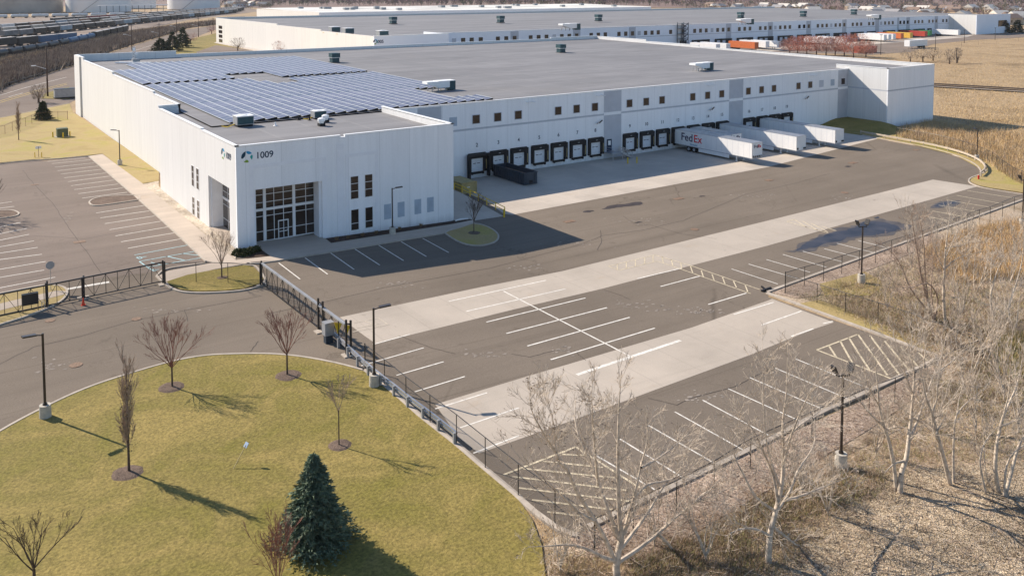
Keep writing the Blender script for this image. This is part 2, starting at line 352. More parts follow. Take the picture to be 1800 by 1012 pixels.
sheet('lawn', [gp([(-60, 803), (0, 760), (80, 717), (150, 685), (220, 661), (300, 638), (360, 627), (420, 624), (475, 624), (530, 629), (590, 640), (640, 655), (690, 692), (740, 736), (800, 783), (850, 826), (905, 872), (935, 915), (952, 960), (962, 1040), (968, 1300), (-500, 1300), (-500, 900)])], .12, M['lawn'], side=.15)
road = [(-300, 300), (0, 207), (122, 182), (180, 150), (270, 97), (340, 67), (400, 45), (430, 38), (428, 36), (398, 43), (330, 52), (200, 92), (118, 120), (0, 157), (-300, 235)]
sheet('road', [gp(road)], .03, M['asphalt_west'])
sheet('dirt_bank', [gp([(1345, 513), (1800, 350), (2100, 250), (2600, 700), (2600, 1500), (960, 1500), (962, 1010), (955, 960), (985, 938), (1018, 948), (1040, 931), (1095, 902), (1350, 779), (1632, 643), (1650, 627), (1500, 573)])], .015, M['dirt'])
sheet('leaf_litter_ground', [gp([(1300, 1012), (1330, 960), (1420, 915), (1530, 850), (1640, 820), (1800, 810), (2400, 800), (2600, 1500), (1100, 1500)])], .035, M['litter'])
sheet('gravel_strip', [gp([(1000, 948), (1095, 903), (1350, 780), (1632, 645), (1660, 650), (1620, 690), (1520, 760), (1370, 850), (1200, 950), (1120, 985), (1040, 980)]),
                       gp([(1352, 514), (1500, 460), (1640, 410), (1660, 415), (1600, 447), (1520, 478), (1450, 500), (1440, 520), (1400, 525)])], .05, M['gravel'])
sheet('verge_grass', [gp([(1400, 535), (1440, 528), (1520, 558), (1640, 612), (1648, 622), (1500, 571)]), gp([(1440, 500), (1520, 478), (1560, 500), (1530, 520), (1450, 520)])], .06, M['lawn2'])
sheet('dock_apron', [gp([(797, 331), (818, 312), (1387, 226), (1475, 231), (1518, 238), (1545, 243.5), (1350, 294), (900, 378), (886, 376), (850, 352)])], .028, M['apron'])
sheet('concrete_band', [gp([(597, 558), (840, 506), (1350, 388), (1640, 316), (1718, 328), (1350, 432), (1065, 506), (900, 545), (660, 604), (640, 590)])], .028, M['conc'])
sheet('rear_concrete_band', [gp([(765, 711), (900, 669.7), (1350, 528.5), (1357, 525.5), (1466, 567), (1431, 578.5), (1350, 611), (987, 746), (842, 797), (805, 768)])], .028, M['conc'])
# sidewalks
sheet('sidewalk', [gp([(156, 275.5), (180, 272), (252, 325), (340, 396), (415, 459), (430, 466), (378, 475), (292, 497), (278, 487), (296, 478), (378, 463), (362, 460.5), (262, 368)]),
    gp([(415, 459), (432, 457), (476, 452), (450, 434), (571, 420), (582, 429), (832, 388), (835, 393.5), (780, 410.5), (490, 458.5), (436, 463), (430, 466)])], .13, M['walk'], side=.12)
sheet('recess_floor', [[(31.0, 94.0), (39.05, 94.0), (39.05, 96.4), (31.0, 96.4)], [(29.0, 97.2), (30.8, 97.2), (30.8, 105.0), (29.0, 105.0)]], .16, M['walk'])
sheet('pebble_strip', [gp([(250, 325), (279, 319), (279, 328), (417, 441), (414, 457), (340, 395)])], .09, M['pebble'])
sheet('west_lawn', [gp([(-300, 300), (0, 208), (122, 183), (129, 199), (280, 300), (279, 319), (250, 324), (180, 271), (156, 274), (80, 281), (60, 281), (0, 287), (-300, 340)])], .1, M['lawn2'])
sheet('planting_bed', [gp([(571, 420.5), (795, 389.5), (818, 384), (832, 388), (583, 428.5)]), gp([(417, 442), (450, 434), (474, 451), (434, 456)])], .11, M['mulch'])
island = [(275, 487), (290, 475), (330, 468), (378, 463), (430, 467), (448, 469), (458, 480), (466, 492), (458, 503), (430, 511), (390, 515), (345, 516), (315, 513), (295, 504)]
sheet('island_grass', [gp([(298, 502), (293, 497), (330, 485), (378, 476), (430, 468), (446, 471), (456, 482), (463, 492), (455, 501), (430, 509), (390, 513), (345, 514), (318, 511)])], .145, M['lawn'])
isl_w = [(-40, 586), (0, 572), (50, 556), (90, 540), (110, 528), (118, 516), (113, 507), (96, 503), (70, 504), (0, 517), (-40, 524)]
sheet('gate_island_grass', [gp(isl_w)], .12, M['lawn2'])
sheet('gate_island_path', [gp([(-40, 560), (0, 548), (60, 533), (112, 520), (117, 514), (100, 513), (50, 524), (0, 536), (-40, 546)])], .14, M['walk'])
tri = [(782, 411), (800, 402), (832, 394.5), (852, 398), (868, 406), (876, 415), (873, 424), (860, 430), (842, 433), (822, 431), (802, 424), (782, 411)]
sheet('tree_island_grass', [gp(tri)], .12, M['lawn2'])
lot_isl = [(246, 352), (241, 344.5), (200, 345.5), (180, 347), (163, 351.5), (157, 357), (164, 362), (185, 361), (246, 352)]
sheet('lot_island_mulch', [gp(lot_isl)], .12, M['mulch2'])
lot_isl2 = [(-60, 375), (0, 371), (22, 371), (33, 376), (26, 381), (0, 385), (-60, 390)]
sheet('lot_island_mulch', [gp(lot_isl2)], .12, M['mulch2'])
pen = [(1800, 343), (1745, 334), (1718, 328), (1704, 321), (1706, 314), (1724, 307), (1735, 300)]
sheet('curve_verge', [gp([(1475, 229), (1515, 237), (1600, 254), (1680, 274), (1722, 297), (1725, 306), (1707, 314), (1705, 320), (1720, 327), (1745, 332), (1800, 340), (1900, 349), (1900, 330), (1800, 322), (1740, 285), (1690, 263), (1640, 250), (1580, 240), (1500, 226)])], .1, M['lawn2'])
K = MB()
for l in (lawn_edge[:11]+[(640, 653)], island+[island[0]], isl_w, tri, lot_isl, lot_isl2, [(-200, 320), (0, 289), (60, 283), (156, 275.5)],
          [(156, 275.5), (262, 368), (362, 460.5)], [(436, 463), (490, 459), (780, 411)], pen, [(1516, 238), (1567, 248), (1600, 254), (1640, 262), (1680, 274), (1708, 286), (1722, 297), (1724, 306)],
          [(0, 208), (60, 196), (120, 183)]):
    kerb(K, [G(*q) for q in l], .2, .15)
for l in ([(1900, 318), (1800, 351), (1350, 514)], [(1348, 516), (1500, 572), (1648, 627)], [(1650, 629), (1630, 641), (1450, 723.5), (1350, 776.5), (1095, 899), (1035, 928)],
          [(1016, 944), (985, 933), (940, 902), (905, 870), (850, 824), (800, 781), (740, 734), (690, 690), (640, 651)]):
    kerb(K, [G(*q) for q in l], .36, .15, 2)
tag(K.build('kerb', M['kerb']), kind='structure')
# painted markings
def L(l, w=.12): return [stripe(G(a, b_), G(c, d), w) for a, b_, c, d in l]
def z4(l, ox, oy, s=4): return [(ox+a/s, oy+b/s, ox+c/s, oy+d/s) for a, b, c, d in l]
west = z4([(365, 140, 640, 112), (385, 165, 665, 135), (405, 190, 690, 157), (430, 213, 718, 180), (452, 240, 748, 205), (478, 267, 775, 228), (500, 295, 803, 255), (523, 323, 833, 283), (550, 352, 865, 310),
           (577, 383, 895, 341), (675, 487, 1010, 435), (705, 522, 1050, 472), (738, 562, 1088, 508), (770, 605, 1133, 545), (812, 648, 1180, 585), (850, 690, 1225, 627), (900, 735, 1278, 668),
           (-60, 430, 85, 407), (-60, 462, 100, 440), (-60, 598, 145, 553), (-60, 645, 190, 595), (-60, 690, 205, 637), (-60, 735, 240, 683), (-60, 778, 265, 729), (-60, 822, 295, 777), (-60, 893, 322, 828),
           (-60, 950, 310, 888), (-60, 1025, 388, 938), (330, 125, 600, 98)], 0, 253)
lines = L(west, .13)
lines += L([(115, 509, 192, 496)], .5)
lines += L(z4([(160, 838, 310, 952), (345, 802, 503, 917), (525, 768, 690, 884), (695, 740, 870, 853), (862, 713, 1038, 822), (1020, 688, 1198, 793), (1172, 665, 1355, 765)], 450, 253), .13)
lines += L([(635, 643.5, 745, 611.5), (697, 660, 780, 636), (729, 689, 817, 662), (765, 719, 856, 690.5), (809, 752, 912, 717), (832, 797, 912, 766), (655, 606, 720, 588)], .13)
lines += L([(855, 566.5, 1029, 524), (890, 586.5, 1067, 541), (927, 608.5, 1107, 558), (968, 632.5, 1151, 577), (885, 512, 1108.7, 627), (789, 530, 960, 493), (820, 547.5, 994, 508),
            (1290, 553, 1360, 531.5), (1245, 535.5, 1312, 515.5), (1161, 504, 1230, 485.5), (1121, 490, 1197, 472), (1339, 571.5, 1409, 547), (1391, 591.5, 1430, 578), (1447, 569, 1464, 565)], .16)
lines += L([(1014, 659, 1196, 598.5)], .34)
lines += L([(1376, 447.5, 1452.5, 470), (1411, 442, 1480, 460.5), (1449, 437.5, 1509, 453), (1471, 428, 1536, 444.5), (1508, 423, 1560, 436), (1286, 473, 1367, 499.5), (1316, 464.5, 1402, 490), (1347, 456.5, 1424, 479),
            (1398, 631, 1537, 687), (1362, 647, 1498, 704.5), (1318, 664, 1452, 722), (1280, 683.5, 1410, 742), (1235, 703.5, 1350, 765), (1186, 724, 1306, 791), (1140, 748, 1257, 815), (1090, 772, 1204, 842), (1046, 800, 1160, 866)], .12)
sheet('white_markings', lines, .034, M['paint'])
yl = L([(1700, 335.5, 1792, 350), (1682, 344, 1776, 361), (1664, 352, 1763, 368.5), (1650, 361, 1743, 377), (1638, 371, 1718, 386), (1620, 379, 1695, 394), (1436, 615.5, 1508, 588), (1436, 615.5, 1572, 668),
        (1457, 608, 1470, 628), (1477, 600, 1498, 638), (1492, 594, 1528, 650), (1508, 588, 1560, 660), (1529, 590, 1582, 660), (1555, 600, 1600, 653), (1583, 609, 1612, 643), (1614, 620, 1630, 634),
        (885, 835, 1012, 786), (1012, 786, 1150, 874), (988, 799, 1035, 801), (955, 811, 1060, 822), (920, 824, 1088, 841), (900, 838, 1100, 862), (912, 858, 1112, 882), (935, 879, 1085, 897), (962, 900, 1062, 912),
        (1383, 390, 1396, 386), (1396, 386, 1418, 400), (1411, 389, 1437, 405), (1426, 393, 1455, 408), (1444, 398, 1470, 406), (1383, 390, 1456, 410)], .17)
yl += L([(x0+1000, 420+y0/4.5, x1+1000, 420+y1/4.5) for x0, y0, x1, y1 in [(a/4.5, b_, c/4.5, d) for a, b_, c, d in (
        (315, 217, 680, 128), (680, 128, 970, 215), (970, 215, 1510, 402), (395, 250, 700, 177), (700, 177, 880, 238), (880, 238, 1440, 435), (315, 217, 395, 250),
        (383, 200, 383, 243), (455, 183, 455, 233), (527, 168, 527, 217), (600, 150, 600, 200), (665, 133, 667, 183), (737, 140, 747, 190), (810, 163, 822, 214), (885, 190, 892, 238), (962, 218, 980, 272), (1047, 250, 1063, 300),
        (1132, 280, 1150, 332), (1215, 305, 1235, 358), (1302, 335, 1325, 385), (1392, 360, 1415, 420))]], .13)
sheet('cream_markings', yl, .038, M['ypaint'])
sheet('faded_markings', L([(622, 568, 665, 559), (665, 559, 682, 571), (682, 571, 620, 584), (640, 564, 668, 576), (625, 577, 668, 569)], .14) +
      L([(920+i*38, 630+0*i-i*11, 985+i*40, 670-i*13) for i in range(0)], .1), .042, M['fpaint'])
sheet('accessible_markings', L(z4([(945, 783, 1325, 712), (980, 828, 1380, 755), (1030, 870, 1425, 800), (980, 828, 1060, 885), (1060, 835, 1160, 857), (1170, 792, 1300, 820), (1280, 772, 1395, 785), (960, 800, 985, 812), (985, 812, 1000, 800), (1000, 800, 975, 795), (975, 795, 960, 800), (1005, 797, 1030, 793),
        (1065, 885, 1085, 897), (1085, 897, 1100, 888), (1100, 888, 1075, 882), (1095, 887, 1120, 884)], 0, 253), .15), .04, M['bpaint'])
# puddles, patches, covers
def blob(l, ox, oy, s=4): return gp([(ox+a/s, oy+b/s) for a, b in l])
def wob(l, n=5, a=.35):
    P = smoothline([*l, l[0]], n)[:-1]; return [(p.x+R.uniform(-a, a), p.y+R.uniform(-a, a)) for p in P]
def cracks(l, w): return [stripe(G(*a), G(*b_), w) for p in l for a, b_ in zip(p, p[1:])]
R.seed(3)
def jit(l, n=5, a=.28):
    o = []
    for p, q in zip(l, l[1:]):
        for i in range(n): f = i/n; o.append((p[0]+(q[0]-p[0])*f+R.uniform(-a, a)*4, p[1]+(q[1]-p[1])*f+R.uniform(-a, a)))
    return o+[l[-1]]
sheet('sealed_cracks', cracks([jit(l) for l in ([(470, 552), (565, 532), (675, 506), (760, 490), (860, 472), (1020, 430)], [(1020, 430), (1060, 414), (1130, 405), (1200, 388), (1240, 372), (1310, 342), (1400, 322), (1460, 305)], [(1055, 405), (1058, 425), (1050, 440)], [(1095, 380), (1120, 397), (1140, 395)],
    [(1140, 395), (1200, 412), (1260, 420)], [(40, 300), (65, 330), (90, 355), (105, 376), (122, 402), (150, 440), (178, 480)], [(0, 640), (60, 610), (140, 592), (230, 565), (330, 545), (460, 520)], [(325, 545), (330, 565)], [(455, 600), (440, 618)], [(900, 622), (930, 628), (975, 616)], [(1062, 510), (1085, 517), (1108, 527)],
    [(1010, 618), (1030, 634)], [(1140, 700), (1190, 712), (1215, 700), (1290, 680), (1340, 655)], [(700, 590), (760, 612), (800, 622)], [(0, 500), (100, 478), (190, 460)], [(0, 425), (60, 415), (150, 420), (230, 405)])], .05), .031, flat('crack_sealer', (.055, .045, .04), .8))
PS = flat('pale_scuffed_asphalt', (.3, .26, .22), .9, var=.35, s=1.2)
def scuffs(l):
    o = []
    for (x, y, w, h_) in l:
        for k in range(26):
            c = G(x+R.gauss(0, w/2.4), y+R.gauss(0, h_/2.4)); n = 7; r = R.uniform(.04, .2); o.append([(c.x+math.cos(6.283*i/n)*r*R.uniform(.4, 1.8), c.y+math.sin(6.283*i/n)*r*R.uniform(.3, 1)) for i in range(n)])
    return o
sheet('scuff_marks', scuffs([(845, 625, 50, 9), (990, 616, 30, 8), (1110, 535, 60, 8), (1190, 545, 60, 8), (1240, 550, 40, 8), (1120, 388, 60, 10), (1230, 700, 50, 14), (1000, 430, 70, 9), (300, 545, 70, 9), (920, 470, 60, 8), (80, 640, 60, 20), (120, 385, 14, 12), (1330, 345, 60, 8), (1500, 350, 60, 8), (700, 500, 60, 9)]), .0315, PS)
WET = flat('damp_asphalt', (.1, .085, .075), .5, var=.35, s=.8)
sheet('damp_patch', [wob(blob([(140, 762), (200, 715), (290, 668), (380, 635), (480, 600), (600, 578), (640, 548), (700, 536), (800, 532), (900, 552), (1000, 575), (960, 612), (870, 640), (760, 660), (640, 668), (570, 680), (480, 712), (380, 728), (280, 758)], 1350, 253), 3, .5),
                 wob(blob([(1140, 448), (1200, 412), (1270, 400), (1350, 400), (1345, 425), (1260, 448), (1180, 455)], 1350, 253), 3, .2)], .033, WET)
sheet('puddle', [wob(blob([(190, 748), (245, 715), (300, 680), (380, 652), (480, 618), (570, 600), (640, 570), (680, 552), (780, 545), (870, 565), (920, 580), (925, 600), (860, 622), (760, 640), (640, 648), (560, 660), (500, 685), (400, 700), (320, 730), (250, 745)], 1350, 253), 3, .2),
                 wob(blob([(1165, 440), (1210, 420), (1260, 410), (1320, 408), (1325, 418), (1260, 435), (1200, 445)], 1350, 253), 3, .1),
                 wob(blob([(735, 522), (780, 512), (770, 525)], 1350, 253), 3, .1)], .036, M['water'])
DK = flat('dark_patched_asphalt', (.05, .04, .04), .8, var=.4)
sheet('asphalt_patch', [wob(blob([(632, 458), (700, 432), (800, 425), (870, 410), (918, 412), (900, 430), (820, 440), (740, 448), (690, 458)], 900, 253), 3, .15),
                        wob(blob([(500, 476), (530, 468), (578, 470), (545, 482), (505, 482)], 900, 253), 3, .08), wob(blob([(860, 555), (890, 548), (920, 552), (880, 558)], 900, 253), 3, .08),
                        wob(blob([(1310, 370), (1340, 364), (1362, 368), (1330, 373)], 900, 253), 3, .08), blob([(535, 160), (560, 154), (592, 158), (565, 166)], 1350, 253)], .032, DK)
CV = MB()
def cover(px, py, w, l=None):
    p = G(px, py)
    if l: CV.box(p.x-w/2, p.x+w/2, p.y-l/2, p.y+l/2, p.z, p.z+.055)
    else: CV.cone(p, p+Vector((0, 0, .055)), w/2, w/2, 20)
drains = [((133.5, 642), .95, None, 'round rusty manhole cover in the driveway left of the round lawn tree'), ((240, 561), .8, None, 'rusty round cover in the driveway above the left reddish tree'), ((88, 564), .8, None, 'rusty round cover near the gate island kerb'),
          ((61, 325), 1.0, .7, 'drain grate in the upper part of the west car park'), ((140, 425.5), 1.2, .9, 'drain grate in the lower part of the west car park'), ((1001, 389.5), 1.5, .9, 'rusty square drain by the potholes in the truck yard'),
          ((1193, 349.5), 1.6, .9, 'rusty square drain right of the long dark asphalt patch'), ((1499, 286.5), 1.6, 1., 'rusty drain right of the middle of the far truck yard'), ((1352, 317), 1.3, .9, 'rusty drain near the shadow of the nearest trailer'), ((1221, 403.5), 1., None, 'faint round cover near the long concrete band'),
          ((1485, 339), 1.1, None, 'faint round cover above the far end of the concrete band'), ((1611, 264), 1.3, .8, 'reddish drain beside the curved kerb')]
for (p, w, l, lab) in drains:
    CV = MB(); cover(p[0], p[1], w, l); tag(CV.build('drain_cover', M['rust']), lab, 'drain cover', 'drain covers in the paving')
def mulch_ring(px, py, r, lab):
    p = G(px, py); mb = MB(); n = 26; pts = [(p.x+math.cos(i*6.2832/n)*r*R.uniform(.93, 1.06), p.y+math.sin(i*6.2832/n)*r*R.uniform(.93, 1.06)) for i in range(n)]
    v = [(x, y, p.z+.1) for x, y in pts]+[(p.x+(x-p.x)*.7, p.y+(y-p.y)*.7, p.z+.18) for x, y in pts]+[(p.x, p.y, p.z+.2)]
    mb.add(v, [(i, (i+1) % n, n+(i+1) % n, n+i) for i in range(n)]+[(n+i, n+(i+1) % n, 2*n) for i in range(n)]); tag(mb.build('mulch_ring', M['mulch2']), kind='structure')
for q in ((224, 834, .95), (597, 785, .8), (301, 683, .98), (507, 662, 1.02), (391, 490, .62), (833, 411, .85)): mulch_ring(*q, '')

# ------------------------------------------------------------------ text and quads on walls
def text_mesh(name, s, size, m, parent, loc, rot, extrude=.012, bold=0, sx=1.0):
    c = bpy.data.curves.new(name, 'FONT'); c.body = s; c.size = size; c.extrude = extrude; c.offset = bold; c.align_x = 'CENTER'; c.align_y = 'CENTER'; c.space_character = 1.0
    o = bpy.data.objects.new(name, c); COL.objects.link(o); dg = bpy.context.evaluated_depsgraph_get(); me = bpy.data.meshes.new_from_object(o.evaluated_get(dg))
    bpy.data.objects.remove(o); me.materials.clear(); me.materials.append(m); q = bpy.data.objects.new(name, me); COL.objects.link(q)
    q.location = loc; q.rotation_euler = rot; q.scale = (sx, 1, 1); q.parent = parent; return q
SOUTH = (math.pi/2, 0, 0); WEST = (math.pi/2, 0, -math.pi/2)

# ------------------------------------------------------------------ main warehouse
RZ = lambda y: 12.0+.0085*(y-114)
YN, XW, XE, YD, YO, XO, XO2, YOB = 221.0, 31.8, 189.4, 114.05, 94.3, 29.1, 56.9, 129.5
YB, XB = 104.4, 171.2
wh = thing('warehouse', ((XW+XE)/2, 165, 0), 'long white warehouse numbered 1009 with solar roof and a row of dock doors', 'warehouse')
wh_off = Vector(wh.location)
def each(mb, name, m):                               # every separate box of mb becomes a part of its own
    for k in range(len(mb.v)//8):
        q = MB(); q.v = mb.v[8*k:8*k+8]; q.f = [tuple(i-8*k for i in f) for f in mb.f[6*k:6*k+6]]; q.m = [0]*6; wp(q, name, m)
def wp(mb, name, m, smooth=False, parent=None):       # a part of the warehouse, vertices given in world space
    o = mb.build(name, m, None, smooth); o.parent = parent or wh
    o.matrix_parent_inverse = Matrix.Translation(-wh_off); return o
# walls as slabs .3 thick
b = MB()
b.box(XO2, XB, YD, YD+.3, -.2, 12.0)                                   # dock wall
b.box(XB, XE, YB, YB+.3, -.2, 12.75)
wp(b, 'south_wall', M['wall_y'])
# office front with recess opening X 31.0-39.05 z<7.55
b = MB(); b.box(39.05, XO2, YO, YO+.3, -.1, 12.45); b.box(31.0, 39.05, YO, YO+.3, 7.55, 12.6); b.box(XO, 31.0, YO, YO+.3, .2, 12.6); b.box(39.05, 41.35, YO-.004, YO+.3, 12.45, 12.6)
b.box(42.0, XO2, YO-.004, YO+.3, 12.45, 12.6); wp(b, 'office_front_wall', M['wall_y'])
b = MB(); b.box(XO2-.3, XO2, YO+.3, YD, -.1, 12.5); wp(b, 'office_east_wall', M['wall_x'])
b = MB(); b.box(XE-.3, XE, YB+.3, YN, -.2, 12.75); b.box(XE-.3, XE, 175, YN, 12.75, 13.25); b.box(XE-.3, XE, 197, YN, 13.25, 13.75)
wp(b, 'east_wall', M['wall_x'])
b = MB()
b.box(XB, XB+.3, YB+.3, YD+.3, -.2, 12.75); b.box(XB, XB+.3, YD+.3, YD+3, 11.5, 12.75)
wp(b, 'dock_end_wall', M['wall_x'])
b = MB()                                                               # west side, stepped parapet
b.box(XO, XO+.3, YO+.3, 97.0, .2, 12.6); b.box(XO, XO+.3, 97.0, 105.2, 7.5, 12.6); b.box(XO, XO+.3, 105.2, YOB, .2, 12.6); b.box(XO, XO+.3, 108.0, YOB, 12.6, 12.75)
b.box(XO+.3, XW, YOB-.3, YOB, .2, 12.75); b.box(XO, XW+.3, YOB, YOB+.25, 11, 13.1)
for y0, y1, z in ((YOB, 145, 13.1), (145, 178, 13.45), (178, 211, 13.95), (211, YN, 14.5)): b.box(XW, XW+.3, y0, y1, .2, z)
b.box(XW-.35, XW, YN-7, YN, .2, 14.55)
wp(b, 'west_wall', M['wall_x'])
b = MB(); b.box(XW, 54, YN-.3, YN, 0, 14.5); b.box(54, 170, YN-.3, YN, 0, 13.6); b.box(170, XE, YN-.3, YN, 0, 13.9)
wp(b, 'north_wall', M['wall_far'])
b = MB(); n = 0
def slope(x0, x1, y0, y1, dz=0, mb=b):
    mb.add([(x0, y0, RZ(y0)+dz), (x1, y0, RZ(y0)+dz), (x1, y1, RZ(y1)+dz), (x0, y1, RZ(y1)+dz)], [(0, 1, 2, 3)])
slope(XW+.3, XE-.3, YD+.05, YN-.3, -.02); slope(XO+.3, XO2-.3, YO+.3, YD+.05, -.18); slope(XB+.3, XE-.3, YB+.3, YD+.05, -.02); slope(XO+.3, XW+.3, YD+.05, YOB, -.18)
roof = wp(b, 'roof', M['roof'])
b = MB()                                                               # white metal copings
def cop(x0, x1, y0, y1, z): b.box(x0-.06, x1+.06, y0-.06, y1+.06, z, z+.1)
cop(XO2, XB, YD-.05, YD+.2, 12.0); cop(XB, XE, YB, YB+.3, 12.75); cop(XB, XB+.3, YB, YD+3, 12.75)
cop(XO, 41.35, YO, YO+.3, 12.6); cop(42, XO2, YO, YO+.3, 12.6); cop(XO2-.3, XO2, YO, YD, 12.6)
cop(XE-.3, XE, YB, 175, 12.76); cop(XE-.3, XE, 175, 197, 13.25); cop(XE-.3, XE, 197, YN, 13.75)
cop(XO, XO+.3, YO, 107.8, 12.6); cop(XO, XO+.3, 107.9, YOB, 12.75); cop(XO, XW+.3, YOB, YOB+.25, 13.1)
for y0, y1, z in ((YOB, 144.9, 13.1), (145, 177.9, 13.45), (178, 210.9, 13.95), (211, YN, 14.5)): cop(XW, XW+.3, y0, y1, z)
cop(XW, 54, YN-.3, YN, 14.5); cop(54.1, 169.9, YN-.3, YN, 13.6); cop(170, XE, YN-.3, YN, 13.9)
wp(b, 'coping', M['coping'])
# painted accents: grey panels, belt stripe, pale frames
b = MB(); P0 = 70.95
for x0, x1 in ((62.55, 66.7), (99.6, 103.68), (132.1, 136.2), (167.6, XB)): b.box(x0, x1, YD-.012, YD, .0, 7.62); b.box(x0, x1, YD-.012, YD, 8.15, 11.85)
each(b, 'grey_panel', M['greyp'])
b = MB()
for x0, x1 in ((XO2, 62.5), (66.7, 99.6), (103.68, 132.1), (136.2, 167.6)): b.box(x0, x1, YD-.012, YD, 7.68, 7.98)
b.box(XB, XE, YB-.012, YB, 7.85, 8.15); b.box(XB-.012, XB, YB, YD, 7.85, 8.15); b.box(XO2, XO2+.012, YO+.3, YD, 7.68, 7.98)
each(b, 'belt_stripe', M['greyp'])
b = MB(); b.box(30.55, 39.6, YO-.03, YO, 9.95, 10.35); b.box(30.55, 30.98, YO-.03, YO, .9, 9.95); b.box(39.08, 39.6, YO-.03, YO, .6, 9.95)
b.box(42.0, 46.2, YO-.03, YO, 9.95, 10.35); b.box(42.0, 42.35, YO-.03, YO, .6, 9.95); b.box(45.85, 46.2, YO-.03, YO, .5, 9.95); b.box(40.9, 41.75, YO-.04, YO, .5, 11.7)
wp(b, 'pale_frame', M['wallpale'])
b = MB()
for x in (47.0, 48.85, 51.2, 53.0): b.box(x, x+.95, YO-.014, YO, 1.72, 3.58)
each(b, 'blank_panel', M['infill'])
b = MB()
for x in (68.8, 165.6): b.box(x-.7, x+.7, YD-.014, YD, 8.6, 10.0)
each(b, 'blank_panel', M['infill'])
b = MB()
for x in (101.6, 134.1):
    for r, e in ((.75, .0), (.42, .0)):
        b.box(x-r, x+r, YD-.03, YD-.012, 9.35+r-.05, 9.35+r); b.box(x-r, x+r, YD-.03, YD-.012, 9.35-r, 9.35-r+.05); b.box(x-r, x-r+.05, YD-.03, YD-.012, 9.35-r+.05, 9.35+r-.05); b.box(x+r-.05, x+r, YD-.03, YD-.012, 9.35-r+.05, 9.35+r-.05)
wp(b, 'louvre_outline', M['greyl'])
for x in (73.0, 77.1, 81.15, 89.4, 93.4, 97.5, 105.6, 109.7, 113.7, 121.8, 125.9, 129.9, 137.75, 141.8, 145.7, 153.7, 157.7, 161.6, 169.4):
    b = MB(); b.box(x-.66, x+.66, YD-.03, YD-.014, 8.66, 9.98); w_ = wp(b, 'window', M['greyl'] if x == 161.6 else M['glassb'])
    b = MB(); b.box(x-.76, x+.76, YD-.05, YD, 9.98, 10.07); b.box(x-.76, x+.76, YD-.05, YD, 8.57, 8.66); b.box(x-.76, x-.66, YD-.05, YD, 8.66, 9.98); b.box(x+.66, x+.76, YD-.05, YD, 8.66, 9.98)
    f_ = b.build('frame', M['greyl']); f_.parent = w_
# dock doors
def dock(x, num, wide=1.72, open_=False):
    z0, z1 = 1.1, 3.85; d = .42; y = YD
    b = MB(); b.box(x-wide, x-wide+.45, y-d, y, z0-.1, z1); b.box(x+wide-.62, x+wide, y-d, y, z0-.1, z1); b.box(x-wide+.45, x+wide-.62, y-d, y, 3.18, z1)
    b.add([(x-wide, y-d, z1), (x+wide-.15, y-d, z1), (x+wide-.15, y, z1+.14), (x-wide, y, z1+.14)], [(0, 1, 2, 3)])
    s = wp(b, 'dock_seal', M['black'])
    b = MB(); b.box(x-wide+.5, x+wide-.66, y-.05, y-.012, z0, 3.2); dr = wp(b, 'dock_door', M['door'])
    b = MB(); 
    for k in (-.62, .12): b.box(x+k-.12, x+k+.42, y-.07, y-.052, 2.28, 2.38)
    o = b.build('vision_slot', M['black']); o.parent = dr
    b = MB()
    for zz in (1.52, 1.94, 2.7): b.box(x-wide+.5, x+wide-.66, y-.058, y-.051, zz, zz+.025)
    o = b.build('door_seam', M['greyl']); o.parent = dr
    b = MB(); b.box(x-1.28, x+1.08, y-.34, y, .68, 1.0); b.box(x-1.28, x-.98, y-.46, y-.34, .62, 1.02); b.box(x+.78, x+1.08, y-.46, y-.34, .62, 1.02); wp(b, 'dock_bumper', M['black'])
    b = MB(); b.box(x+wide-.3, x+wide-.17, y-d-.03, y-d, 1.4, 2.9); o = b.build('seal_wear_strip', M['tan']); o.parent = s; 
    b = MB(); b.box(x-.2, x+.15, y-d-.05, y-d, 3.52, 3.62); o = b.build('dock_lamp', M['grey']); o.parent = s
    if num: text_mesh('door_number', str(num), .85, M['navy'], wh, Vector((x, y-.01, 5.2))-wh_off, SOUTH, .01, .012)
for i, x in enumerate([73.2, 77.3, 81.3, 85.5, 89.55, 93.65, 97.7, 105.8, 109.9, 113.95, 117.95, 122.0, 126.1, 130.1, 138.1, 142.1, 146.05, 150.0]):
    dock(x-.05, i+2)
# compactor housing round door two, its steel frame painted pale green
b = MB(); b.box(71.0, 71.35, YD-1.1, YD-.5, .2, 3.9); b.box(71.35, 75.0, YD-1.1, YD-.5, 3.6, 3.9); b.box(74.7, 75.0, YD-1.1, YD-.5, .3, 3.6); wp(b, 'compactor_frame', M['black'])
b = MB()
for x in (83, 98, 126, 158): b.box(x-.25, x+.0, YD-.9, YD, 11.25, 11.33); b.box(x+.9, x+1.15, YD-.9, YD, 11.25, 11.33)
each(b, 'wall_lamp', M['coping'])
b = MB()
for x in (98.1, 126.6, 156): b.bar((x-.5, YD-.5, 6.45), (x+.2, YD-.02, 6.45), .1); b.bar((x+.1, YD-.4, 6.5), (x+.8, YD-.4, 6.95), .16)
wp(b, 'dock_floodlight', M['bronze'])
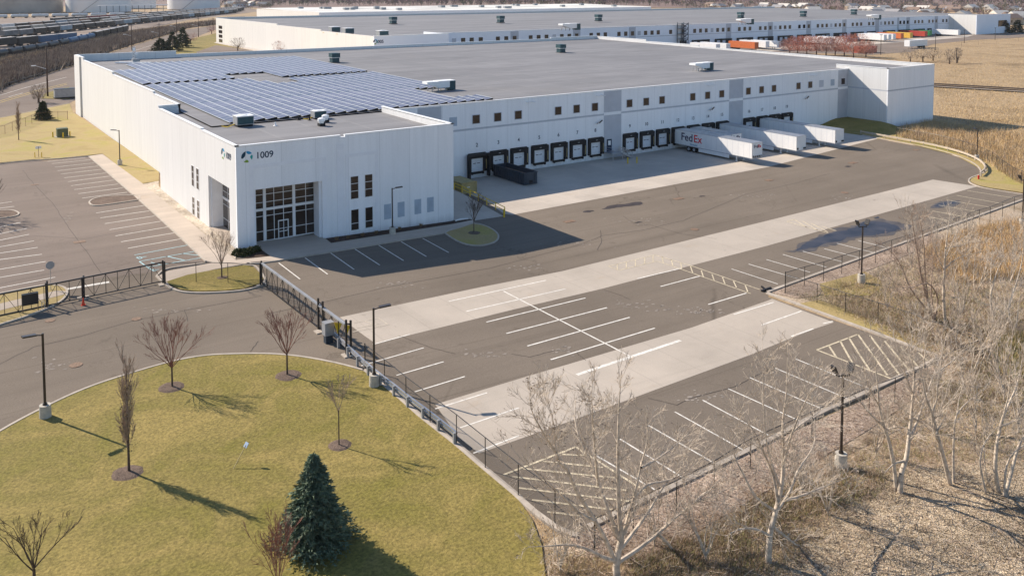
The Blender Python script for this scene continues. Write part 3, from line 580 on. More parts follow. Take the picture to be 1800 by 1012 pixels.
# office glazing in the corner recess
def glazing(axis, c, u0, u1, cols, zr, name):
    """dark glass wall with white mullions; u runs along the wall, c is its plane"""
    def bx(mb, a0, a1, z0, z1, d0, d1):
        if axis == 'y': mb.box(a0, a1, c-d1, c-d0, z0, z1)
        else: mb.box(c-d1, c-d0, a0, a1, z0, z1)
    g = MB(); bx(g, u0, u1, zr[0], zr[-1], -.03, 0); gl = wp(g, name, M['glass']); f = MB()
    Wt = u1-u0
    for k, (a, w) in enumerate(cols): bx(f, u0+a*Wt-w/2, u0+a*Wt+w/2, zr[0], zr[-1], 0, .1 if w > .2 else .06)
    for z, w in zip(zr, (.12, .06, .06, .3, .06, .06, .12)):
        bx(f, u0, u1, z-w/2, z+w/2, 0, .09 if w > .2 else .055)
    o = f.build('mullion', M['white']); o.parent = gl; return gl
zr = [1.05, 2.2, 3.95, 4.72, 5.55, 6.45, 7.5]
GY, GX = YO+1.9, XO+1.6
cols = [(0, .16), (.115, .06), (.24, .34), (.375, .06), (.5, .06), (.64, .34), (.76, .06), (.88, .06), (1, .16)]
glazing('y', GY, XO+1.6, 39.3, [(0, .1), (.105, .06), (.245, .34), (.375, .06), (.505, .06), (.65, .34), (.82, .06), (1, .12)], zr, 'entrance_glazing')
glazing('x', GX, 97.0, 105.2, [(0, .12), (.2, .06), (.45, .34), (.7, .06), (1, .14)], zr, 'side_glazing')
b = MB(); b.box(34.35, 35.6, GY-.14, GY-.1, 1.02, 1.1); b.box(34.35, 34.45, GY-.14, GY-.1, 1.1, 3.1); b.box(35.5, 35.6, GY-.14, GY-.1, 1.1, 3.1); b.box(34.35, 35.6, GY-.14, GY-.1, 3.1, 3.22); b.box(34.45, 35.5, GY-.13, GY-.11, 1.85, 1.93)
dd = wp(b, 'entrance_door', M['white'])
b = MB(); b.bar((35.4, GY-.2, 1.9), (35.4, GY-.2, 2.3), .04); o = b.build('door_handle', M['galv']); o.parent = dd
b = MB(); b.box(31.0, 31.3, YO+.3, GY, .8, 7.55); b.box(38.75, 39.05, YO+.3, GY, .4, 7.55); b.box(31.3, 38.75, YO+.3, GY, 7.5, 7.56); b.box(XO+.3, GX, 104.9, 105.2, .8, 7.5); b.box(XO+.3, GX, 97.0, 97.3, .8, 7.5); b.box(XO+.3, GX, 97.3, 104.9, 7.46, 7.5)
wp(b, 'recess_reveal', M['wallpale'])
b = MB(); b.box(39.3, 41.0, GY, GY+.2, .2, 7.6); b.box(XO+.32, 39.3, GY+.05, GY+.2, 7.5, 8.2)
wp(b, 'recess_back_wall', M['wall_y'])
def slim(axis, a0, a1, z0, z1, bars):
    b = MB(); f = MB()
    def bx(m_, p0, p1, q0, q1, d):
        if axis == 'y': m_.box(p0, p1, YO-d, YO, q0, q1)
        else: m_.box(XO-d, XO, p0, p1, q0, q1)
    bx(b, a0, a1, z0, z1, .018); w_ = wp(b, 'window', M['glassb'] if z0 > 4 else M['glass'])
    for z in bars: bx(f, a0, a1, z-.03, z+.03, .035)
    bx(f, a0-.06, a0, z0-.06, z1+.06, .04); bx(f, a1, a1+.06, z0-.06, z1+.06, .04); bx(f, a0, a1, z0-.06, z0, .04); bx(f, a0, a1, z1, z1+.06, .04)
    o = f.build('frame', M['white']); o.parent = w_
for a in (42.65, 44.5):
    slim('y', a, a+.95, 4.88, 7.55, (5.8, 6.7)); slim('y', a, a+.95, 1.1, 3.55, (1.9,))
for a in (109.4, 111.6):
    slim('x', a, a+.95, 4.9, 7.5, (5.8, 6.7)); slim('x', a, a+.95, 1.2, 3.45, (2.0, 2.7))
# the number and the round emblem: four curved figures round a blank star
def emblem(loc, rot, r, parent, light):
    cols = [flat('emblem_navy', (.012, .05, .09), .6), flat('emblem_blue', (.03, .3, .55), .6), flat('emblem_teal', (.02, .35, .33), .6), flat('emblem_green', (.22, .36, .05), .6)]
    segs = [(100, 190, 1.0, .38, 0), (28, 92, 1.0, .5, 1), (-38, 12, .98, .55, 2), (-128, -78, .98, .5, 3)]
    for k, (a0, a1, ro, ri, ci) in enumerate(segs):
        n = 14; v = []; 
        for i in range(n+1):
            f = i/n; a = math.radians(a0+(a1-a0)*f); e = math.sin(math.pi*f)**.5
            q = ri+(1-ri)*(1-e)*.75; v.append((math.cos(a)*r*ro, math.sin(a)*r*ro, .012)); v.append((math.cos(a+.12)*r*q, math.sin(a+.12)*r*q, .012))
        m_ = MB(); m_.add(v, [(2*i, 2*i+1, 2*i+3, 2*i+2) for i in range(n)]); o = m_.build('emblem', cols[ci]); o.parent = parent; o.location = loc; o.rotation_euler = rot
emblem(Vector((30.32, YO-.012, 11.35))-wh_off, SOUTH, .64, wh, False)
text_mesh('building_number', '1009', 1.02, M['navy'], wh, Vector((32.3, YO-.012, 11.35))-wh_off, SOUTH, .01, .012)
emblem(Vector((XO-.012, 99.0, 11.1))-wh_off, WEST, .64, wh, False)
text_mesh('building_number', '1009', 1.02, M['navy'], wh, Vector((XO-.012, 97.0, 11.1))-wh_off, WEST, .01, .012)

# ------------------------------------------------------------------ solar arrays: every row a part
def rows_for(X):
    a = []
    if X < 52: a.append((165.8, 193 if X < 40 else 206.5))
    elif X < 59.5: a.append((174, 206.5))
    elif X < 79: a.append((164.2, 206))
    bnd = []
    if X < 55.2: bnd.append((113.9 if X < 55 else 113.4, 163.6 if X < 53 else 158))
    elif X < 60.6: bnd.append((113.0, 153.5))
    elif X < 71.8: bnd.append((112.7, 161))
    elif X < 76: bnd += [(112.5, 119.5), (132.8, 161.5)]
    elif X < 78.6: bnd += [(112.4, 118.5), (132.6, 162)] if X < 77.4 else [(132.6, 162)]
    return a, bnd
def solar(name, which, lab):
    t_ = thing(name, (55, 140 if which else 185, RZ(150)), lab, 'solar array', 'solar arrays on the warehouse roof'); off = Vector(t_.location)
    x = 34.6
    while x < 79:
        for (y0, y1) in rows_for(x+.7)[which]:
            y0 = max(y0, 114.6) if which else y0
            zA, zB = RZ(y0), RZ(y1); w = 1.42
            v = [(x, y0, zA+.16), (x+w, y0, zA+.42), (x+w, y1, zB+.42), (x, y1, zB+.16)]
            mb = MB(); mb.add(v, [(0, 1, 2, 3)]); mb.add([(x+w, y0, zA), (x+w, y1, zB), (x+w+.1, y1, zB), (x+w+.1, y0, zA), (x, y0, zA)], [(0, 1, 2, 3)][:0])
            mb.add([(x, y0, zA+.14), (x+w, y0, zA+.40), (x+w, y0, zA)], [(0, 1, 2)], 1); mb.add([(x+w, y0, zA), (x+w, y0, zA+.4), (x+w, y1, zB+.4), (x+w, y1, zB)], [(0, 1, 2, 3)], 2)
            mb.add([(x, y1, zB+.14), (x+w, y1, zB+.40), (x+w, y1, zB)], [(0, 1, 2)], 1)
            o = mb.build('panel_row', [M['pv'], M['black'], M['grey']], None); uv = o.data.uv_layers.new(name='UVMap')
            for li, c in enumerate(((0, y0), (1, y0), (1, y1), (0, y1))): uv.data[li].uv = c
            o.parent = t_; o.matrix_parent_inverse = Matrix.Translation(-off)
            bb = MB(); bb.box(x+w+.08, x+w+.2, y0+.2, y1-.2, min(zA, zB)-.02, min(zA, zB)+.0)
        x += 1.69
solar('solar_array', 0, 'solar array at the back of the warehouse roof beside the mast')
solar('solar_array', 1, 'larger front solar array with a notch around the long rooftop unit')

# ------------------------------------------------------------------ rooftop units
def rtu(kind, x, y, lab, rz=0, grp='mechanical units on the warehouse roofs', z=None, s=1.0):
    z = RZ(y)-.02 if z is None else z
    if kind == 'box':
        t_ = thing('rooftop_unit', (x, y, z), lab, 'rooftop unit', grp, rz); b = MB(); b.box(-1.1, 1.1, -.9, .9, .25, 1.35); b.build('housing', M['grey'], t_)
        b = MB(); b.box(-1.15, 1.15, -.95, .95, 1.35, 1.42); b.cone((0, 0, 1.42), (0, 0, 1.5), .5, .5, 16); b.build('top_panel', M['coping'], t_); b = MB(); b.box(-1.0, 1.0, -.97, -.9, .35, 1.25); b.build('coil_grille', M['tealmetal'], t_)
        b = MB(); b.box(-1.0, 1.0, -.8, .8, 0, .25); b.build('curb', M['black'], t_); b = MB(); b.bar((-1.1, .2, .3), (-2.2, -.4, .08), .08); b.bar((-2.2, -.4, .08), (-2.6, .8, .08), .08); b.build('gas_pipe', M['yellow'], t_)
    elif kind == 'vent':
        t_ = thing('rooftop_unit', (x, y, z), lab, 'rooftop unit', grp, rz); b = MB(); b.box(-.85, .85, -.85, .85, .1, 1.1); b.build('housing', M['tealmetal'], t_)
        b = MB(); b.box(-1.0, 1.0, -1.0, 1.0, 1.25, 2.2); b.build('hood', M['tealmetal'], t_); b = MB(); b.box(-1.05, 1.05, -1.05, 1.05, 1.1, 1.25); b.build('hood_rim', M['galv'], t_); b = MB(); b.box(-1.05, 1.05, -1.05, 1.05, -.1, .1); b.build('curb', M['black'], t_)
    elif kind == 'long':
        t_ = thing('rooftop_unit', (x, y, z), lab, 'rooftop unit', grp, rz); b = MB(); b.box(-1.0, 2.4, -.9, .9, .55, 1.75); b.build('housing', M['coping'], t_); b = MB(); b.box(1.3, 2.42, -.95, -.9, .2, 1.65); b.box(1.3, 2.44, -.9, .9, .1, .55); b.build('burner_section', M['tealmetal'], t_)
        b = MB(); b.add([(-1, -.9, .7), (-3.2, -.9, 1.3), (-3.2, -.9, 1.72), (-1, -.9, 1.7), (-1, .9, .7), (-3.2, .9, 1.3), (-3.2, .9, 1.72), (-1, .9, 1.7)], [(0, 3, 2, 1), (4, 5, 6, 7), (0, 1, 5, 4), (1, 2, 6, 5), (2, 3, 7, 6)]); b.build('intake_hood', M['coping'], t_)
        b = MB()
        for q in (-2.2, -1, .4): b.bar((q, -.8, 0), (q, -.8, .7), .12); b.bar((q, .8, 0), (q, .8, .7), .12)
        b.build('support_legs', M['grey'], t_)
    else:
        t_ = thing('rooftop_unit', (x, y, z), lab, 'roof vent', grp, rz); b = MB(); b.box(-.4, .4, -.4, .4, 0, .35); b.build('curb', M['black'], t_); b = MB(); b.cone((0, 0, .35), (0, 0, .6), .33, .33, 14); b.cone((0, 0, .6), (0, 0, .95), .48, .48, 16); b.cone((0, 0, .95), (0, 0, 1.08), .48, .2, 16); b.build('vent_cap', M['coping'], t_, False)
    if s != 1: t_.scale = (s, s, s)
    return t_
def on_roof(px, py, dz=0):
    z = 12.5
    for _ in range(12): p = PZ(px, py, z); z = RZ(p.y)+dz
    return p
def rt_(kind, px, py, lab, rz=0, dz=0, s=1.0): p = on_roof(px, py, dz); return rtu(kind, p.x, p.y, lab, rz, z=p.z-.02, s=s)
rt_('box', 428, 221, 'cube-shaped rooftop unit nearest the office corner', dz=-.15); rt_('box', 560, 208, 'rooftop unit between the solar array and two small white vents', dz=-.15, s=.8)
rt_('cap', 565, 221, 'nearer of the two small white mushroom vents on the office roof', dz=-.15); rt_('cap', 572, 215, 'farther of the two small white mushroom vents on the office roof', dz=-.15)
rt_('vent', 588, 110, 'square teal exhaust hood at the edge of the solar array', dz=0); rt_('long', 775, 159, 'long white rooftop unit in the notch of the front solar array'); rt_('vent', 986, 92.5, 'lone square teal exhaust hood in the middle of the bare roof'); rt_('long', 1235, 124, 'long white rooftop unit near the dock edge of the bare roof')
rt_('cap', 181, 102, 'left small white vent at the far left roof corner'); rt_('cap', 187, 104.5, 'right small white vent at the far left roof corner')
p = on_roof(172, 106); t_ = thing('rooftop_unit', p, 'flat dark condenser lying on white pipes at the far left roof corner', 'condenser', 'mechanical units on the warehouse roofs'); b = MB(); b.box(0, 2.4, -.6, .6, .1, .5); b.build('housing', M['grey'], t_); b = MB(); b.bar((0, 0, .12), (-3.4, 5, .12), .25, .14); b.build('pipe_run', M['coping'], t_)
p = on_roof(236, 110); t_ = thing('roof_mast', p, 'lattice mast on a white skid at the back of the warehouse roof', 'mast')
b = MB()
for q in ((-.4, 0), (.4, 0), (0, .6)): b.bar((q[0], q[1], 0), (q[0]*.5, q[1]*.5, 3.6), .1)
for k in range(6): z = .3+k*.55; b.bar((-.4, 0, z), (.4, 0, z+.5), .06); b.bar((.4, 0, z), (0, .6, z+.5), .06); b.bar((0, .6, z), (-.4, 0, z+.5), .06)
b.build('mast', M['galv'], t_); b = MB(); b.bar((-3, .8, .15), (2.5, -5.5, .15), .5, .3); b.bar((-4, 0, .15), (1.5, -6.2, .15), .4, .25); b.build('skid', M['coping'], t_); b = MB(); b.box(-.7, .9, -1.8, -.6, 0, .9); b.build('equipment_box', M['grey'], t_)
b = MB(); b.box(-.25, .25, -.1, .1, 2.6, 3.3); b.cone((.5, 0, 2), (.5, -.2, 2), .35, .3, 12); b.build('antenna', M['coping'], t_)
for px, py, lab in ((525, 211, 'small dark roof drain vent left of the white mushroom vents'), (544, 211.5, 'small dark vent pipe beside the rear rooftop unit'), (484, 221, 'thin white vent pipe in the middle of the office roof')):
    p = on_roof(px, py, -.15); b = MB(); b.cone((p.x, p.y, p.z-.02), (p.x, p.y, p.z+.45), .12, .1, 10); b.cone((p.x, p.y, p.z), (p.x, p.y, p.z+.06), .3, .2, 10); tag(b.build('vent_pipe', M['black'] if '484' not in str(px) else M['coping']), lab, 'vent pipe', 'vent pipes on the office roof')

# ------------------------------------------------------------------ trailers and containers in the truck court
def trailer(name, x, y0, y1, zt, lab, brand=False, skirt=True, z0=1.12, body=None, grp='trailers backed up to the dock doors'):
    """nose at y0 (south), rear doors at y1 against the dock"""
    t_ = thing(name, (x, (y0+y1)/2, 0), lab, 'trailer', grp); hl = (y1-y0)/2; w = 1.3; b = MB()
    b.box(-w, w, -hl, hl, z0, zt); bd = b.build('cargo_box', body or M['trailer'], t_)
    b = MB(); b.box(-w-.02, w+.02, -hl-.02, hl, z0-.12, z0); b.box(-w-.015, w+.015, -hl-.015, hl, zt, zt+.05)
    for sx in (-1, 1):
        b.box(sx*w-.02, sx*w+.02, -hl-.02, -hl+.06, z0, zt)
    b.build('rail', M['galv'], t_)
    b = MB(); k = -hl+.6
    while k < hl-.3: b.box(-w-.008, -w, k, k+.03, z0+.05, zt-.05); b.box(w, w+.008, k, k+.03, z0+.05, zt-.05); k += 1.22
    o = b.build('side_seams', M['greyl']); o.parent = bd
    b = MB()
    for yy in (hl-3.4, hl-4.7): b.bar((-1.0, yy, .52), (1.0, yy, .52), .14)
    b.box(-.5, .5, hl-5.6, hl-2.4, .65, z0-.12); b.build('bogie', M['black'], t_)
    for yy in (hl-3.4, hl-4.7):
        for sx in (-1, 1):
            b = MB(); b.cone((sx*.75, yy, .52), (sx*1.25, yy, .52), .52, .52, 18); o = b.build('wheel', M['black'], t_); b = MB(); b.cone((sx*1.25, yy, .52), (sx*1.27, yy, .52), .28, .24, 14); q = b.build('rim', M['galv']); q.parent = o
    b = MB()
    for sx in (-.9, .9): b.box(sx-.07, sx+.07, -hl+3.6, -hl+3.8, .1, z0-.12); b.box(sx-.16, sx+.16, -hl+3.55, -hl+3.85, .0, .1)
    b.bar((-.9, -hl+3.7, .7), (.9, -hl+3.7, .7), .06); b.build('landing_gear', M['trailer'], t_)
    if skirt:
        b = MB()
        for sx in (-1, 1): b.box(sx*w-.02, sx*w+.02, -hl+5.0, hl-5.9, .38, z0-.12)
        b.build('side_skirt', M['trailer'], t_)
    b = MB(); b.box(-w+.1, -w+.5, -hl-.03, -hl-.02, z0+.1, z0+.45); b.box(w-.75, w-.15, -hl-.12, -hl-.02, z0+.12, z0+.4); b.build('nose_fittings', M['black'] if not brand else M['grey'], t_)
    return t_
t_ = trailer('semi_trailer', 117.95, 95.5, 113.5, 3.68, 'nearest white trailer with a large FedEx wordmark on its side', True)
text_mesh('side_lettering', 'Fed', 1.95, M['purple'], t_, (-1.315, 6.0, 2.55), WEST, .004, .022, 1.04); text_mesh('side_lettering', 'Ex', 1.95, M['redl'], t_, (-1.315, 3.35, 2.55), WEST, .004, .022, 1.04)
text_mesh('side_lettering', 'Ground', .5, flat('blue_lettering', (.08, .3, .5), .5), t_, (-1.315, 4.3, 1.45), WEST, .004, .01, 1.1)
text_mesh('front_lettering', 'Fed', .72, M['purple'], t_, (-.35, -9.035, 3.05), SOUTH, .004, .02); text_mesh('front_lettering', 'Ex', .72, M['redl'], t_, (.55, -9.035, 3.05), SOUTH, .004, .02)
b = MB()
for k in range(5): b.box(-1.05+k*.45, -.75+k*.45, -9.04, -9.02, 1.16, 1.5)
b.build('nose_vents', M['bronze'], t_)
t2 = trailer('semi_trailer', 122.0, 103.5, 113.5, 3.62, 'short white trailer between the lettered one and the long plain one', True, False)
text_mesh('front_lettering', 'Fed', .72, M['purple'], t2, (-.35, -5.035, 3.1), SOUTH, .004, .02); text_mesh('front_lettering', 'Ex', .72, M['purple'], t2, (.55, -5.035, 3.1), SOUTH, .004, .02)
trailer('semi_trailer', 130.1, 95.65, 113.5, 3.58, 'plain white trailer at the dock right of the lettered one'); trailer('semi_trailer', 142.1, 96.1, 113.5, 3.55, 'rightmost white trailer at the near docks, beside the grass bank')
# roll-off container
p0 = G(921.3, 327); t_ = thing('dumpster', (p0.x+1.25, p0.y+4.2, 0), 'dark ribbed roll-off container between dock doors three and four', 'dumpster'); b = MB(); w, l, h_ = 1.22, 4.2, 1.85
b.box(-w, -w+.08, -l, l, .15, h_); b.box(w-.08, w, -l, l, .15, h_); b.box(-w+.08, w-.08, -l, -l+.08, .15, h_); b.box(-w+.08, w-.08, l-.08, l, .15, h_); b.box(-w, w, -l, l, .1, .15); b.build('body', M['darkblue'], t_)
b = MB(); k = -l+.3
while k < l: b.box(-w-.07, -w, k, k+.1, .15, h_-.05); b.box(w, w+.07, k, k+.1, .15, h_-.05); k += .6
for q in (-.9, .75): b.box(q, q+.15, -l-.08, -l, .2, h_)
b.build('rib', M['darkblue'], t_); b = MB(); b.box(-w-.1, w+.1, -l-.1, -l+.05, h_, h_+.1); b.box(-w-.1, -w+.05, -l+.05, l, h_, h_+.1); b.box(w-.05, w+.1, -l+.05, l, h_, h_+.1); b.build('top_rail', M['darkblue'], t_)
b = MB(); b.box(-w+.1, w-.1, -l+.1, l-.1, .16, 1.2); b.build('refuse', M['rust'], t_); b = MB(); b.box(-.3, .3, -l-.12, -l-.08, .3, .75); b.build('hook_pocket', M['black'], t_)
p0 = G(811.5, 343); t_ = thing('compactor_container', (p0.x+1.3, p0.y+2.2, 0), 'tan closed container behind the yellow ramp railing', 'container'); b = MB(); b.box(-1.25, 1.25, -2.2, 2.4, .1, 1.7); b.build('body', M['tan'], t_)
b = MB(); b.box(-1.3, -1.2, -2.26, -2.16, .1, 1.75); b.box(1.2, 1.3, -2.26, -2.16, .1, 1.75); b.box(-1.2, 1.2, -2.26, -2.18, 1.62, 1.75); b.build('door_frame', M['tan'], t_); b = MB(); b.box(-1.15, 1.15, 2.4, 6.2, .1, 1.35); b.build('press_box', M['green'], t_)
b = MB(); b.box(-.35, .1, -2.22, -2.2, .95, 1.05); b.build('latch', M['white'], t_)
# drive-in ramp with wall and yellow railing
rp = [G(797, 340), G(832, 355), G(886, 381)]; b = MB(); ra, rb_ = Vector((63.9, 108.0, 0)), Vector((63.4, 92.4, 0))
b.add([(XO2, YD, 1.0), (ra.x, YD, 1.0), (ra.x, 104, .9), (rb_.x, rb_.y, .05), (XO2, 93.0, .05), (XO2, 104, .9), (ra.x, YD, -.1), (ra.x, 104, -.1), (rb_.x, rb_.y, -.1)], [(0, 5, 2, 1), (5, 4, 3, 2), (1, 2, 7, 6), (2, 3, 8, 7)])
tag(b.build('ramp', M['apron']), kind='structure')
t_ = thing('railing', (ra.x+.1, 100, 0), 'yellow pipe railing along the ramp beside the office', 'railing'); off = Vector(t_.location)
def rz_(y): return .9 if y > 104 else .05+(y-92.4)/11.6*.85
ys = [YD-6.0-2.15*k for k in range(8)]
for y in ys:
    b = MB(); b.bar((0, y-100, rz_(y)), (0, y-100, rz_(y)+.95), .09); b.build('post', M['yellow'], t_)
for dz in (.95, .5):
    b = MB(); 
    for a_, c_ in zip(ys, ys[1:]): b.bar((0, a_-100, rz_(a_)+dz), (0, c_-100, rz_(c_)+dz), .07)
    b.build('rail', M['yellow'], t_)
def bollard(px, py, lab, h_=1.05, m_=None, z=0):
    p = G(px, py); t_ = thing('bollard', p, lab, 'bollard', 'yellow bollards in the truck court'); b = MB(); b.cone((0, 0, 0), (0, 0, h_), .11, .11, 14); b.build('post', m_ or M['yellow'], t_); b = MB(); b.ball((0, 0, h_), .11, .11, .06); b.build('cap', m_ or M['yellow'], t_, True)
bollard(886, 382, 'yellow bollard at the foot of the ramp railing'); bollard(1103.5, 288, 'yellow bollard at the left of the dock stair foot'); bollard(1119.5, 287, 'yellow bollard right of the dock stair foot')
# dock stair and man door
t_ = thing('dock_stairs', (100.9, 113, 0), 'galvanised steel stair and landing by the grey wall panel', 'stairs'); b = MB(); b.box(-1.2, 1.1, -1.3, 1.0, 1.12, 1.2); b.build('landing', M['galv'], t_)
b = MB()
for k in range(6): b.box(1.1+k*.36, 1.44+k*.36, -1.3, -.1, 1.02-k*.18, 1.06-k*.18)
b.build('treads', M['galv'], t_); b = MB(); b.bar((1.1, -1.3, 1.1), (3.3, -1.3, .02), .05, .25); b.bar((1.1, -.1, 1.1), (3.3, -.1, .02), .05, .25); b.build('stringer', M['galv'], t_)
b = MB()
for yy in (-1.3, -.1):
    for dz in (.95, .5): b.bar((1.1, yy, 1.2+dz), (3.3, yy, .1+dz), .085)
    for k in range(3): b.bar((1.3+k, yy, 1.1-k*.5), (1.3+k, yy, 2.05-k*.5), .085)
for dz in (.95, .5): b.bar((-1.2, -1.3, 1.2+dz), (1.1, -1.3, 1.2+dz), .06); b.bar((-1.2, -1.3, 1.2+dz), (-1.2, 1, 1.2+dz), .06)
for q in (-1.2, -.05, 1.1): b.bar((q, -1.3, 1.2), (q, -1.3, 2.15), .06)
b.build('handrail', M['galv'], t_); b = MB()
for q in (-1.15, 1.05): b.bar((q, -1.25, 0), (q, -1.25, 1.12), .1)
b.build('support_leg', M['galv'], t_)
b = MB(); b.box(100.3, 101.4, YD-.08, YD-.014, 1.2, 3.35); dr = wp(b, 'man_door', M['navy']); b = MB(); b.box(100.55, 101.15, YD-.1, YD-.081, 2.3, 3.1); o = b.build('door_window', M['white']); o.parent = dr
# grass bank at the far end of the court
b = MB(); v = []; nx, ny = 14, 8
for j in range(ny+1):
    for i in range(nx+1):
        x = 157+14.2*i/nx; y = 97.5+(YD-97.5)*j/ny; e = min(1, i/nx*1.6)*(1 if y > 106 else max(0, (y-97.5)/8.5)); v.append((x, y, .02+1.25*e*e*(3-2*e)*min(1, (i/nx)*1.4)))
b.add(v, [(j*(nx+1)+i, j*(nx+1)+i+1, (j+1)*(nx+1)+i+1, (j+1)*(nx+1)+i) for j in range(ny) for i in range(nx)]); tag(b.build('grass_bank', M['lawn'], None, True), kind='structure')

# ------------------------------------------------------------------ lamps, fences, gates, rails
def site_lamp(px, py, htop, lab, arm='cobra', ang=0, base=True):
    p = G(px, py); t_ = thing('parking_lamp', p, lab, 'lamp post', 'lamp posts round the site')
    z0 = .95 if base else .1
    if base: b = MB(); b.cone((0, 0, -.1), (0, 0, .95), .38, .36, 24); b.build('concrete_base', M['cast'], t_)
    b = MB(); b.cone((0, 0, z0), (0, 0, htop), .085, .075, 12); b.cone((0, 0, z0), (0, 0, z0+.12), .16, .14, 12); b.build('pole', M['bronze'], t_)
    c, s_ = math.cos(ang), math.sin(ang)
    if arm == 'cobra':
        b = MB(); b.bar((0, 0, htop-.12), (c*.45, s_*.45, htop), .07); b.build('arm', M['bronze'], t_)
        b = MB(); b.bar((c*.4, s_*.4, htop+.02), (c*1.25, s_*1.25, htop+.1), .36, .1); b.build('lamp_head', M['bronze'], t_)
    else:
        b = MB(); b.bar((-.45*c, -.45*s_, htop-.1), (.45*c, .45*s_, htop-.1), .08); b.build('arm', M['blackmetal'], t_)
        for k in (-1, 1):
            q = Vector((k*.45*c, k*.45*s_, htop-.05)); b = MB(); b.bar(q, q+Vector((0, 0, .2)), .07); b.bar(q+Vector((-s_*.04-.05, c*.04, .15)), q+Vector((-s_*.1+.28*k, c*.1, .62)), .42, .12); b.build('flood_light', M['blackmetal'], t_)
site_lamp(80, 735, 5.85, 'lamp post on a round concrete base at the left edge of the round lawn', 'cobra', math.radians(190))
site_lamp(658, 680, 5.85, 'lamp post on a round concrete base beside the pipe guardrail', 'cobra', math.radians(-15))
site_lamp(1478, 822, 5.95, 'twin floodlight post among the bare trees in the lower right', 'twin', math.radians(-25)); site_lamp(1514, 498, 5.95, 'twin floodlight post beside the long puddle', 'twin', math.radians(-25))
site_lamp(690, 413, 5.7, 'lamp post in the shaded planting bed before the office', 'cobra', math.radians(-20)); site_lamp(211, 291, 5.8, 'lamp post on the lawn strip along the west wall', 'cobra', math.radians(160))
site_lamp(1717, 282, 5.4, 'lamp post behind the curved guardrail at the far end of the yard', 'cobra', math.radians(60)); site_lamp(1797, 398, 6.0, 'black floodlight post at the right end of the yard fence', 'twin', math.radians(-25))

def fence(lab, pts, h=1.95, mesh=True, top=True, w=.06, grp='black chain link fences', link=M['link'], pm=None):
    """pts: post feet in the photo"""
    P = [G(*q) for q in pts]; o0 = P[0].copy(); t_ = thing('chain_link_fence', o0, lab, 'fence', grp); pm = pm or M['blackmetal']
    for i, p in enumerate(P):
        b = MB(); q = p-o0; e = i in (0, len(P)-1); b.cone(q-Vector((0, 0, .1)), q+Vector((0, 0, h+(.1 if e else 0))), w*(.75 if e else .5), w*(.75 if e else .5), 8); b.build('post', pm, t_)
    b = MB()
    for a_, c_ in zip(P, P[1:]): b.cone(a_-o0+Vector((0, 0, h)), c_-o0+Vector((0, 0, h)), .028, .028, 6, False)
    b.build('top_rail', pm, t_)
    if mesh:
        b = MB()
        for a_, c_ in zip(P, P[1:]): a2, c2 = a_-o0, c_-o0; b.add([a2+Vector((0, 0, .05)), c2+Vector((0, 0, .05)), c2+Vector((0, 0, h)), a2+Vector((0, 0, h))], [(0, 1, 2, 3)])
        o = b.build('chain_link_mesh', link, t_)
def between(a, b_, n): return [(a[0]+(b_[0]-a[0])*i/n, a[1]+(b_[1]-a[1])*i/n) for i in range(n+1)]
fence('chain link fence between the round lawn and the truck yard', [(641.8, 650.5), (676, 678.5), (713.8, 711), (756, 745), (802.5, 782), (853, 825), (911, 873.5), (975.5, 923), (1045, 974)], 2.0)
fence('chain link fence along the lower kerb of the yard above the gravel strip', [(1045, 974), (1113, 939), (1189, 901.5), (1255, 865), (1318.7, 823), (1374, 797), (1427, 772), (1479, 748), (1527.5, 726), (1572.5, 708.5), (1615, 691), (1654, 668), (1691, 650), (1727, 636)], 1.9)
fence('chain link fence behind the dry verge in the notch of the yard', [(1380, 516), (1436, 533), (1486, 550), (1543, 568), (1602, 588), (1662, 612), (1727, 636)], 1.9, mesh=True)
fence('chain link fence along the upper kerb beside the long puddle', [(1380, 514), (1414, 503), (1447.5, 494), (1479.5, 482), (1510, 473), (1539, 463), (1566.5, 453), (1595, 444), (1622, 434.5), (1647.5, 425.5), (1673, 415), (1699, 404), (1721, 396), (1740, 390.5), (1762, 381), (1782.5, 372), (1806, 364), (1835, 354)], 2.0)
fence('chain link fence between the curved guardrail and the reeds', [(1576, 243), (1594, 246), (1612, 250), (1631, 253), (1650, 257), (1671, 262), (1692, 268), (1709, 274), (1724, 280), (1736, 285), (1744, 289), (1752, 296), (1761.5, 304), (1770, 310.5), (1780, 317), (1795, 324), (1818, 333), (1850, 345)], 2.1)
fence('short wire fence across the grass island between the two gates', [(289, 500), (345, 498), (401, 499), (459, 502)], 2.1)
fence('brown wire fence on the far west lawn', [(-30, 246), (-12, 241), (9, 237), (22, 231), (45, 223), (56, 218), (67, 214), (102, 211), (119, 211)], 1.9, pm=M['rust'])
def truss_gate(lab, a, b_, n, h, beam=.16, col=None, name='sliding_gate', panels=None):
    A, B = Vector(a), Vector(b_); d = (B-A)/n; t_ = thing(name, A, lab, 'gate'); col = col or M['blackmetal']
    b = MB(); b.bar((0, 0, h), B-A+Vector((0, 0, h)), beam, .12); b.build('top_beam', M['grey'] if beam > .2 else col, t_); b = MB(); b.bar((0, 0, .18), B-A+Vector((0, 0, .18)), .09, .09); b.build('bottom_beam', col, t_)
    for i in range(n+1): b = MB(); b.bar(d*i+Vector((0, 0, .2)), d*i+Vector((0, 0, h-.05)), .05); b.build('upright', col, t_)
    for i in range(n):
        b = MB(); p, q = (d*i, d*(i+1)) if i % 2 else (d*(i+1), d*i); b.bar(p+Vector((0, 0, .2)), q+Vector((0, 0, h-.05)), .035); b.build('brace', col, t_)
    b = MB(); b.add([(0, 0, .2), B-A+Vector((0, 0, .2)), B-A+Vector((0, 0, h)), Vector((0, 0, h))], [(0, 1, 2, 3)]); b.build('gate_mesh', M['link'], t_); return t_
truss_gate('long sliding gate with a grey top beam left of the concrete bands', G(461, 501), G(608, 616), 14, 2.15, .24)
